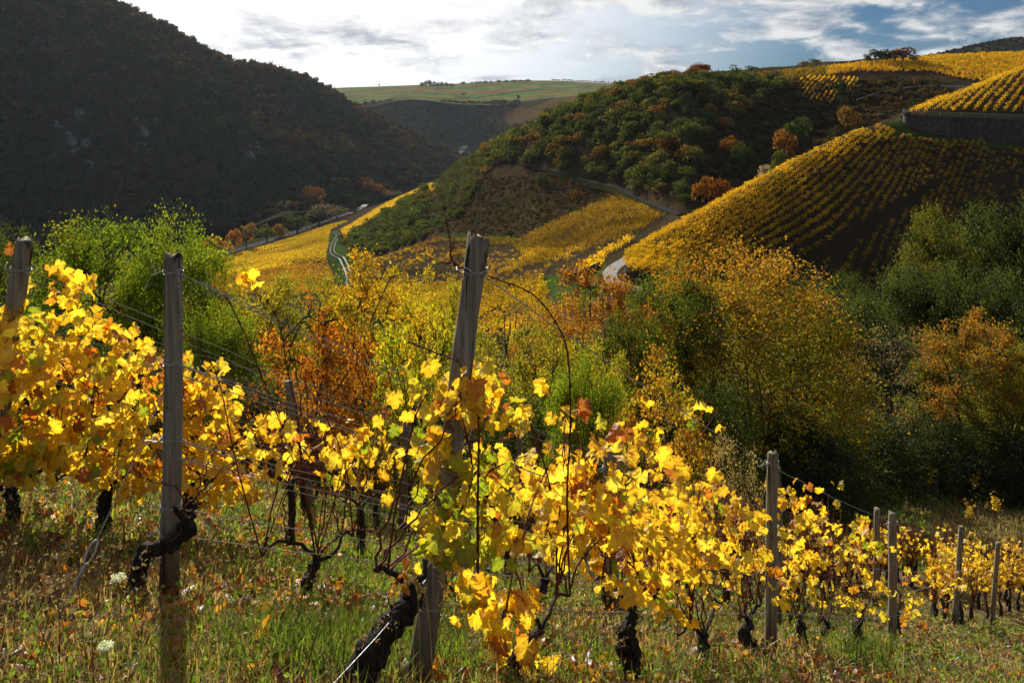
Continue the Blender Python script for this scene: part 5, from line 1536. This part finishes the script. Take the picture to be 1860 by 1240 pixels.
def cane_path(a, b, r, arch=.12, n_=14):
    d_ = b - a; L = np.linalg.norm(d_)
    m1 = a + d_ * .33 + r.normal(size=3) * .05 * L + np.array([0, 0, arch * L * .6]); m2 = a + d_ * .68 + r.normal(size=3) * .05 * L + np.array([0, 0, arch * L])
    c = catmull([a, m1, m2, b], n_)
    c += .010 * np.where(np.arange(n_) % 2, 1, -1)[:, None] * r.normal(size=3) * .6
    return c
for v in VINES:
    r = v['r']; base_ = v['base']; h0 = v['head'] - base_
    # short arms along the lowest wire
    tips = [h0]
    am = MB()
    for s in (-1, 1):
        L = v['armlen'] * (.6 + .6 * r.random())
        e = h0 + np.array([RD_[0] * s * L, RD_[1] * s * L, .10 - s * .5 * L * .55])
        pth = cane_path(h0, e, r, .2, 8)
        am.tube(pth, np.linspace(max(v['w'] * .55, .008), .006, 8), 6, .15, seed=5)
        tips += [pth[4], pth[-1]]
    add('arm', am.mesh('arm', M_BARK), v['o'])
    for c_ in range(int(v['canes'] * 1.5)):
        a = tips[int(r.integers(len(tips)))]
        if len(v['pts']) > 12 and r.random() < .75:
            e = v['pts'][int(r.integers(len(v['pts'])))] - base_ + np.array([0, 0, .06])
        else:
            e = a + np.array([RD_[0], RD_[1], -.54]) * r.normal() * .4 + np.array([.08 * r.normal(), .08 * r.normal(), v['reach'] * (.6 + .5 * r.random())])
        pth = cane_path(a, e, r)
        mb = MB(); L = np.linalg.norm(e - a)
        mb.tube(pth, np.linspace(.0052, .0022, len(pth)), 5)
        for q in range(int(3 + 5 * L)):
            j = int(r.integers(4, len(pth))); dv = r.normal(size=3) + np.array([0, 0, .5]); dv /= np.linalg.norm(dv)
            mb.tube([pth[j], pth[j] + dv * .05 * r.random() + (0, 0, .005), pth[j] + dv * (.03 + .08 * r.random())], [.0017, .0013, .0008], 3, 0, (1.7, .9, .8), cap=False)
        add('cane', mb.mesh('cane', M_CANE), v['o'])
# the conspicuous single canes
def special(row, pts, label_, rad=.0055, Y=None, owner=None):
    p = np.array([P(x, y, Y) if Y else row_pt(row, x, y) for x, y in pts])
    cand = [v for v in VINES if v['row'] == row]
    v = owner or min(cand, key=lambda v: np.hypot(*(v['head'] - p[0])[:2]))
    n_ = 7 * len(p); c = catmull(p - v['base'], n_); r = v['r']
    c += np.where(np.arange(n_) % 2, 1, -1)[:, None] * r.normal(size=3) * .0025
    mb = MB(); mb.tube(c, np.linspace(rad, rad * .5, n_), 6)
    for j in range(4, n_, 4):
        mb.tube([c[j] - (c[j] - c[j - 1]) * .3, c[j] + (c[j] - c[j - 1]) * .3], rad * 1.25, 6)
        dv = r.normal(size=3); dv /= np.linalg.norm(dv)
        mb.tube([c[j], c[j] + dv * .03, c[j] + dv * (.03 + .05 * r.random()) + (0, 0, .02)], [.0022, .0018, .001], 4, 0, (1.9, .7, .7))
    add('cane', mb.mesh('cane', M_CANE), v['o'])
special('A', [(1035, 1080), (1030, 900), (1036, 780), (1032, 650), (1012, 590), (968, 535), (905, 508), (862, 492), (838, 487)], '', .0046, Y=3.45)
special('A', [(862, 495), (840, 487), (815, 476)], '', .005, Y=3.3)
special('A', [(838, 487), (820, 470), (818, 440), (808, 388)], '', .005, Y=3.3)
special('A', [(868, 1040), (868, 900), (870, 800), (868, 740)], '', .006, Y=3.1)
special('A', [(740, 620), (790, 640), (830, 655)], '', .004, Y=3.15)
special('A', [(960, 760), (985, 830), (1000, 900), (990, 980)], '', .005)
special('A', [(1255, 820), (1280, 780), (1300, 740), (1240, 700)], '', .004)
special('B', [(574, 1018), (552, 880), (540, 760), (520, 660), (508, 590), (482, 540)], '', .006)
special('B', [(482, 560), (470, 540), (458, 515)], '', .003)
special('B', [(580, 1010), (545, 860), (490, 720), (450, 620), (415, 545), (410, 540)], '', .0055)
special('B', [(574, 1015), (600, 985), (640, 962), (690, 967)], '', .009)
special('B', [(575, 1015), (590, 900), (640, 800), (700, 720)], '', .004)

# ---- farther vines of the same rows: bare brown ones and leafy ones
def mid_vine(seed, nl, cane, lf=.115, cols=LY, hh=1.35):
    r = np.random.default_rng(seed)
    mb = MB(); mb.tube(catmull([(0, 0, -.1), (.05 * r.normal(), .04, .22), (.08 * r.normal(), 0, .48)], 8) + r.normal(size=(8, 3)) * .008, np.linspace(.045, .028, 8), 8, .25, seed=seed)
    trunk = mb.mesh('trunk', M_BARK)
    mb = MB(); pts = []
    for _ in range(cane):
        e = np.array([.45 * r.normal(), .12 * r.normal(), hh * (.75 + .4 * r.random())])
        pth = cane_path(np.array([.1 * r.normal(), 0, .47]), e, r, .1, 10); pts += list(pth[3:])
        mb.tube(pth, np.linspace(.0075, .004, 10), 4)
        for q in range(5):
            j = int(r.integers(3, 10)); dv = r.normal(size=3) * .09
            mb.tube([pth[j], pth[j] + dv], [.003, .0015], 3, 0, (1.4, .9, .8), cap=False)
    canes = mb.mesh('cane', M_CANE)
    leaves = None
    if nl:
        pos = np.array(pts)[r.integers(0, len(pts), nl)] + r.normal(size=(nl, 3)) * .09
        Vs, Qs, Ts, Cs = [], [], [], []; k0 = 0
        M = rand_rot(nl, r)
        for i in range(nl):
            V, Q, T, C = LEAFD[i % 9]
            Vs.append(V @ M[i].T * lf * (.7 + .6 * r.random()) + pos[i]); Qs.append(Q + k0); Ts.append(T + k0); k0 += len(V)
            Cs.append(C * cols[int(r.integers(len(cols)))] * (.85 + .3 * r.random()))
        leaves = make_mesh('leaves', np.vstack(Vs), [np.vstack(Qs), np.vstack(Ts)], M_VLEAF, np.vstack(Cs), True)
    return trunk, canes, leaves
BARE = [mid_vine(300 + i, 14, 22) for i in range(4)]
LEAFY = [mid_vine(310 + i, 84, 13, .105) for i in range(4)]
ang = math.atan2(RD_[1], RD_[0])
def put_mid(lib, x, y, label, group=None, hs=1.0, ws=1.0):
    tr, ca_, lv = lib[int(r6.integers(len(lib)))]
    t = add('vine', None, loc=(x, y, float(ground_z(x, y))), rot=(0, 0, ang + (math.pi if r6.random() < .5 else 0)), scl=(ws, ws, hs * (.9 + .2 * r6.random())), label=label, cat='vine', group=group)
    add('trunk', tr, t); add('cane', ca_, t)
    if lv:
        o = add('leaves', lv, t); o['kind'] = 'stuff'
for row, t0, t1, stp in (('B', 4.6, 21, 1.15), ('C', 5.4, 20, 1.2), ('D', 2.5, 19, 1.25)):
    for t_ in np.arange(t0, t1, stp):
        x, y = ROW[row] + RD_ * t_
        put_mid(BARE, x, y, 'nearly leafless brown vine in the rows behind the front row', 'bare vines behind the front row', 1.0)
for q in range(5):
    o_ = ROW['D'] + np.array([-1.39, .95]) * (q + 1)
    for t_ in np.arange(8, 44, 1.35):
        x, y = o_ + RD_ * t_
        if 1430 < 930 + F * x / y < 1790 and y < 33:
            put_mid(BARE, x, y, 'nearly leafless brown vine in the rows behind the front row', 'bare vines behind the front row', 1.0)
for i, (px, py) in enumerate([(1742, 1136), (1768, 1130), (1790, 1126), (1815, 1119), (1836, 1112), (1852, 1110), (1868, 1106), (1885, 1104), (1780, 1108), (1830, 1100), (1858, 1094)]):
    x, y = ground_hit(px, py)
    put_mid(LEAFY if i % 3 != 1 else BARE, x, y, 'small vine of the front row near the right edge', 'vines at the far end of the front row', .95)
for q in range(34):
    px = 1470 + 410 * r6.random(); py = 1040 + 50 * r6.random() + max(0, 1640 - px) * .12
    x, y = ground_hit(px, py)
    put_mid(BARE, x, y, 'nearly leafless brown vine in the rows behind the front row', 'bare vines behind the front row', 1.0)
for t_ in np.arange(15, 19, 1.2):
    x, y = ROW['A'] + RD_ * t_
    put_mid(LEAFY, x, y, 'small vine of the front row near the right edge', 'vines at the far end of the front row', .95)
for px, py, Y, lb in [(1690, 905, 38, 'sparse yellow vine beside the marker stake'), (1772, 915, 37, 'tall narrow yellow vine on the grassy bank, left of a pair'), (1825, 912, 36, 'tall narrow yellow vine on the grassy bank, nearest the right edge'), (1760, 960, 31, 'low yellow vine below the tall narrow ones'), (1808, 950, 31, 'low yellow vine on the bank, lower right')]:
    x, Y = ground_hit(px, py)
    put_mid(LEAFY, x, Y, lb, None, 1.2 if py < 930 else .8, .8)

# ------------------------------------------------------------------ grass, weeds, fallen leaves
r7 = np.random.default_rng(5)
def near_points(k, y0=2.3, y1=30, a=-.70, b=.72):
    Y = y0 * (y1 / y0)**r7.random(k); X = Y * (a + (b - a) * r7.random(k))
    return X, Y
k = 95000
X, Y = near_points(k)
dens = fbm(X * .9 + 3, Y * .9 + 8, 4)
kp = dens + .45 * r7.random(k) > .02
X, Y, dens = X[kp], Y[kp], dens[kp]; k = len(X)
dry = fbm(X * .5 + 40, Y * .5 + 3, 3) + .25 * r7.normal(size=k) + .9 * np.clip(np.abs(X / Y + .2) - .16, 0, .25)
gcol = np.where((dry > .03)[:, None], np.array([(.40, .28, .13)]), np.array([(.19, .26, .04)])) * (.6 + .8 * r7.random((k, 1)))
gcol[(dry <= .03) & (r7.random(k) < .3)] *= (1.5, 1.15, 1.0)
hgt = (.035 + .13 * r7.random(k)**1.8) * (1 + .8 * np.clip(dens, 0, .5)) * np.clip(1.1 - Y / 60, .5, 1)
tuft = np.array([(1570, 1222), (1530, 1215), (1600, 1215)])
a_ = r7.random(k) * 6.28; lean = hgt * (.25 + .7 * r7.random(k))
wd = (.0028 + .0035 * r7.random(k)) * np.clip(Y / 4.5, .8, 3.0)
Z = ground_z(X, Y) - .01
def blades(X, Y, Z, hgt, a_, lean, wd):
    dx, dy = np.cos(a_), np.sin(a_); sx, sy = -dy * wd, dx * wd
    b0 = np.stack([X, Y, Z], -1); s = np.stack([sx, sy, 0 * sx], -1)
    m = b0 + np.stack([dx * lean * .3, dy * lean * .3, hgt * .62], -1); t = b0 + np.stack([dx * lean, dy * lean, hgt], -1)
    V = np.stack([b0 - s, b0 + s, m + s * .75, m - s * .75, t], 1).reshape(-1, 3)
    i = np.arange(len(X))[:, None] * 5
    return V, i + np.array([[0, 1, 2, 3]]), i + np.array([[3, 2, 4]])
V, Q, T = blades(X, Y, Z, hgt, a_, lean, wd)
add('grass', make_mesh('grass', V, [Q, T], M_GRASS, np.repeat(gcol, 5, 0)), kind='stuff', label='green and dry grass growing between the vine rows', cat='grass')
# grassy bank farther down on the right
k = 16000
Y = 24 * (60 / 24)**r7.random(k); X = Y * (.30 + .42 * r7.random(k))
hq = .12 + .25 * r7.random(k)
V, Q, T = blades(X, Y, ground_z(X, Y) - .02, hq, r7.random(k) * 6.28, hq * r7.random(k), .02 + .02 * r7.random(k))
gb = np.where((fbm(X * .3, Y * .3, 3) > .12)[:, None], np.array([(.30, .22, .09)]), np.array([(.17, .23, .04)])) * (.6 + .8 * r7.random((k, 1)))
add('grass', make_mesh('grass', V, [Q, T], M_GRASS, np.repeat(gb, 5, 0)), kind='stuff', label='rough grass on the bank below the dark bushes', cat='grass')
# tall fresh tufts
spots = [(1560, 1215, 320, .42), (1610, 1190, 160, .30), (820, 1225, 260, .26), (610, 1180, 420, .24), (560, 1225, 320, .24), (700, 1040, 220, .26), (480, 1190, 240, .22), (650, 1080, 200, .24), (1180, 1230, 160, .2), (1340, 1235, 120, .2), (610, 1040, 180, .22), (760, 1190, 150, .25), (1740, 1200, 150, .25), (640, 1230, 300, .26)]
Vs, Qs, Ts, Cs = [], [], [], []; k0 = 0
for px, py, n_, hh in spots:
    n_ = int(n_ * .6); hh *= .85
    x, y = ground_hit(px, py)
    X = x + r7.normal(size=n_) * .16; Yq = y + r7.normal(size=n_) * .14
    hq = hh * (.5 + .7 * r7.random(n_))
    V, Q, T = blades(X, Yq, ground_z(X, Yq) - .01, hq, r7.random(n_) * 6.28, hq * (.2 + .5 * r7.random(n_)), .0035 + .003 * r7.random(n_))
    Vs.append(V); Qs.append(Q + k0); Ts.append(T + k0); k0 += len(V)
    Cs.append(np.repeat(np.array([(.16, .215, .035)]) * (.6 + .8 * r7.random((n_, 1))), 5, 0))
add('grass', make_mesh('grass', np.vstack(Vs), [np.vstack(Qs), np.vstack(Ts)], M_GRASS, np.vstack(Cs)), kind='stuff', label='tall fresh green grass tufts in the front', cat='grass')
# leafy weeds
k = 60000
X, Y = near_points(k, 2.3, 22)
dn = fbm(X * 1.3 + 13, Y * 1.3, 3) + .3 * r7.normal(size=k)
kp = dn > -.1; X, Y = X[kp], Y[kp]; k = len(X)
hz = .015 + .16 * r7.random(k)**2
pos = np.stack([X, Y, ground_z(X, Y) + hz], -1)
wc = pal(k, r7, np.array([(.15, .22, .035), (.21, .28, .045), (.10, .15, .035), (.24, .18, .07), (.19, .115, .05)]), [.3, .25, .2, .15, .1])
V, Q, C = leaf_quads(pos, (.018 + .022 * r7.random(k)) * np.clip(Y / 5, .8, 2.4), r7, wc)
add('weeds', make_mesh('weeds', V, Q, M_GRASS, C), kind='stuff', label='small leafy weeds covering the ground under the vines', cat='weeds')
# fallen leaves
k = 4400
X, Y = near_points(k, 2.4, 18)
rowd = np.abs(((X - ROW['A'][0]) * RD_[1] - (Y - ROW['A'][1]) * RD_[0] + .84 + 3.36) % 1.68 - .84)
kp = (rowd < .55) | (r7.random(k) < .45); X, Y = X[kp], Y[kp]; k = len(X)
Vs, Qs, Ts, Cs = [], [], [], []; k0 = 0
fc = np.array([(.40, .20, .04), (.30, .12, .03), (.22, .12, .06), (.60, .38, .04), (.36, .27, .16), (.48, .24, .03)])
for i in range(k):
    V, Q, T, C = LEAFD[i % 9]; m_ = (len(V) - 1) // 2          # fallen leaf: outline and centre only
    V = np.vstack([V[:1], V[1 + m_:]]); C = np.vstack([C[:1], C[1 + m_:]]); Q = Q[:0]
    e = Euler((.5 * r7.normal() - .4, .5 * r7.normal(), 6.28 * r7.random())).to_matrix()
    s = .085 * (.7 + .7 * r7.random()); V = V * (1, 1, 1.8)
    z = float(ground_z(X[i], Y[i])) + .02 + .05 * r7.random()
    Vs.append(V @ np.array(e).T * s + (X[i], Y[i], z)); Qs.append(Q + k0); Ts.append(T + k0); k0 += len(V)
    Cs.append(C * fc[int(r7.integers(6))] * (.7 + .6 * r7.random()))
add('fallen_leaves', make_mesh('fallen_leaves', np.vstack(Vs), [np.vstack(Ts)], M_VLEAF, np.vstack(Cs), True), kind='stuff', label='fallen brown and orange vine leaves lying on the ground', cat='leaves')
# dry brown weed stalks with seed heads
mb = MB(); SV = []
X1, Y1 = near_points(520, 2.5, 14, -.70, .1); X2, Y2 = near_points(160, 3, 14, .0, .6)
for x, y in zip(np.concatenate([X1, X2]), np.concatenate([Y1, Y2])):
    if x > -.35 * y and r7.random() < .55: continue
    h_ = .12 + .30 * r7.random(); z = float(ground_z(x, y)); b_ = np.array([x, y, z]); tp_ = b_ + (.08 * r7.normal(), .08 * r7.normal(), h_)
    mb.tube([b_, (b_ + tp_) / 2 + r7.normal(size=3) * .01, tp_], [.0022, .0018, .0012], 3, 0, (.16, .10, .06), cap=False)
    for _ in range(int(3 + 4 * r7.random())):
        SV.append(tp_ + r7.normal(size=3) * .022)
SV = np.repeat(np.array(SV), 5, 0) + r7.normal(size=(len(SV) * 5, 3)) * .010
V, Q, C = leaf_quads(SV, .009 + .008 * r7.random(len(SV)), r7, np.array([(.22, .15, .10)]) * (.6 + .8 * r7.random((len(SV), 1))))
mb.put(V, Q); mb.C[-1] = C
add('dry_weeds', mb.mesh('dry_weeds', M_GRASS), kind='stuff', label='dry brown weed stalks with seed heads among the grass', cat='weeds')
# dry grass ears in front of the leaning post
for pts, lb in [([(765, 1240), (760, 1100), (745, 1000)], 0), ([(792, 1240), (780, 1130), (762, 1060), (722, 1062)], 1), ([(830, 1180), (810, 1080), (775, 1010)], 2)]:
    p = np.array([P(x, y, 2.75) for x, y in pts]); g = float(ground_z(p[0][0], p[0][1])); p[0][2] = g; b_ = p[0].copy()
    c = catmull(p - b_, 22); mb = MB(); mb.tube(c, np.linspace(.0016, .0009, 22), 4, 0, (.42, .32, .17))
    for j in range(11, 22):
        for _ in range(3):
            dv = r7.normal(size=3) * .006 + (c[j] - c[j - 1]) * .6; mb.tube([c[j], c[j] + dv * .6, c[j] + dv * 1.5], [.0012, .0024, .0006], 4, 0, (.5, .38, .2), cap=False)
    add('grass_ear', mb.mesh('grass_ear', M_GRASS), loc=tuple(b_), label=['dry pale grass ear bending left of the leaning post foot', 'dry pale grass ear crossing the foot of the leaning post', 'dry pale grass ear right of the leaning post foot'][lb], cat='grass')
# white umbel flowers
for px, py, Yq, s, lb in [(645, 1052, 0, 1, 'white flat topped wild flower in front of the gnarled vine'), (575, 1172, 0, .8, 'smaller white wild flower low in the grass')]:
    px2_, py2_ = {1: (215, 1053), .8: (192, 1178)}[s]
    x, y = ground_hit(px2_, py2_ + 105); g = float(ground_z(x, y))
    s *= .85; tp_ = P(px2_, py2_, y - .12); b_ = np.array([x, y, g])
    mb = MB(); mb.tube(catmull([b_ * 0, (tp_ - b_) * .5 + (.01, 0, .02), tp_ - b_], 8), .0022, 4, 0, (.18, .26, .06))
    t = add('wild_flower', mb.mesh('wild_flower', M_GRASS), loc=tuple(b_), label=lb, cat='flower')
    n_ = 260; a = r7.random(n_) * 6.28; rr = .036 * s * np.sqrt(r7.random(n_))
    pos = np.stack([rr * np.cos(a), rr * np.sin(a), .012 - rr**2 * 5 + .004 * r7.normal(size=n_)], -1) + (tp_ - b_)
    V, Q, C = leaf_quads(pos, np.full(n_, .0075), r7, np.full((n_, 3), .78))
    add('flower_head', make_mesh('flower_head', V, Q, M_GRASS, C), t)
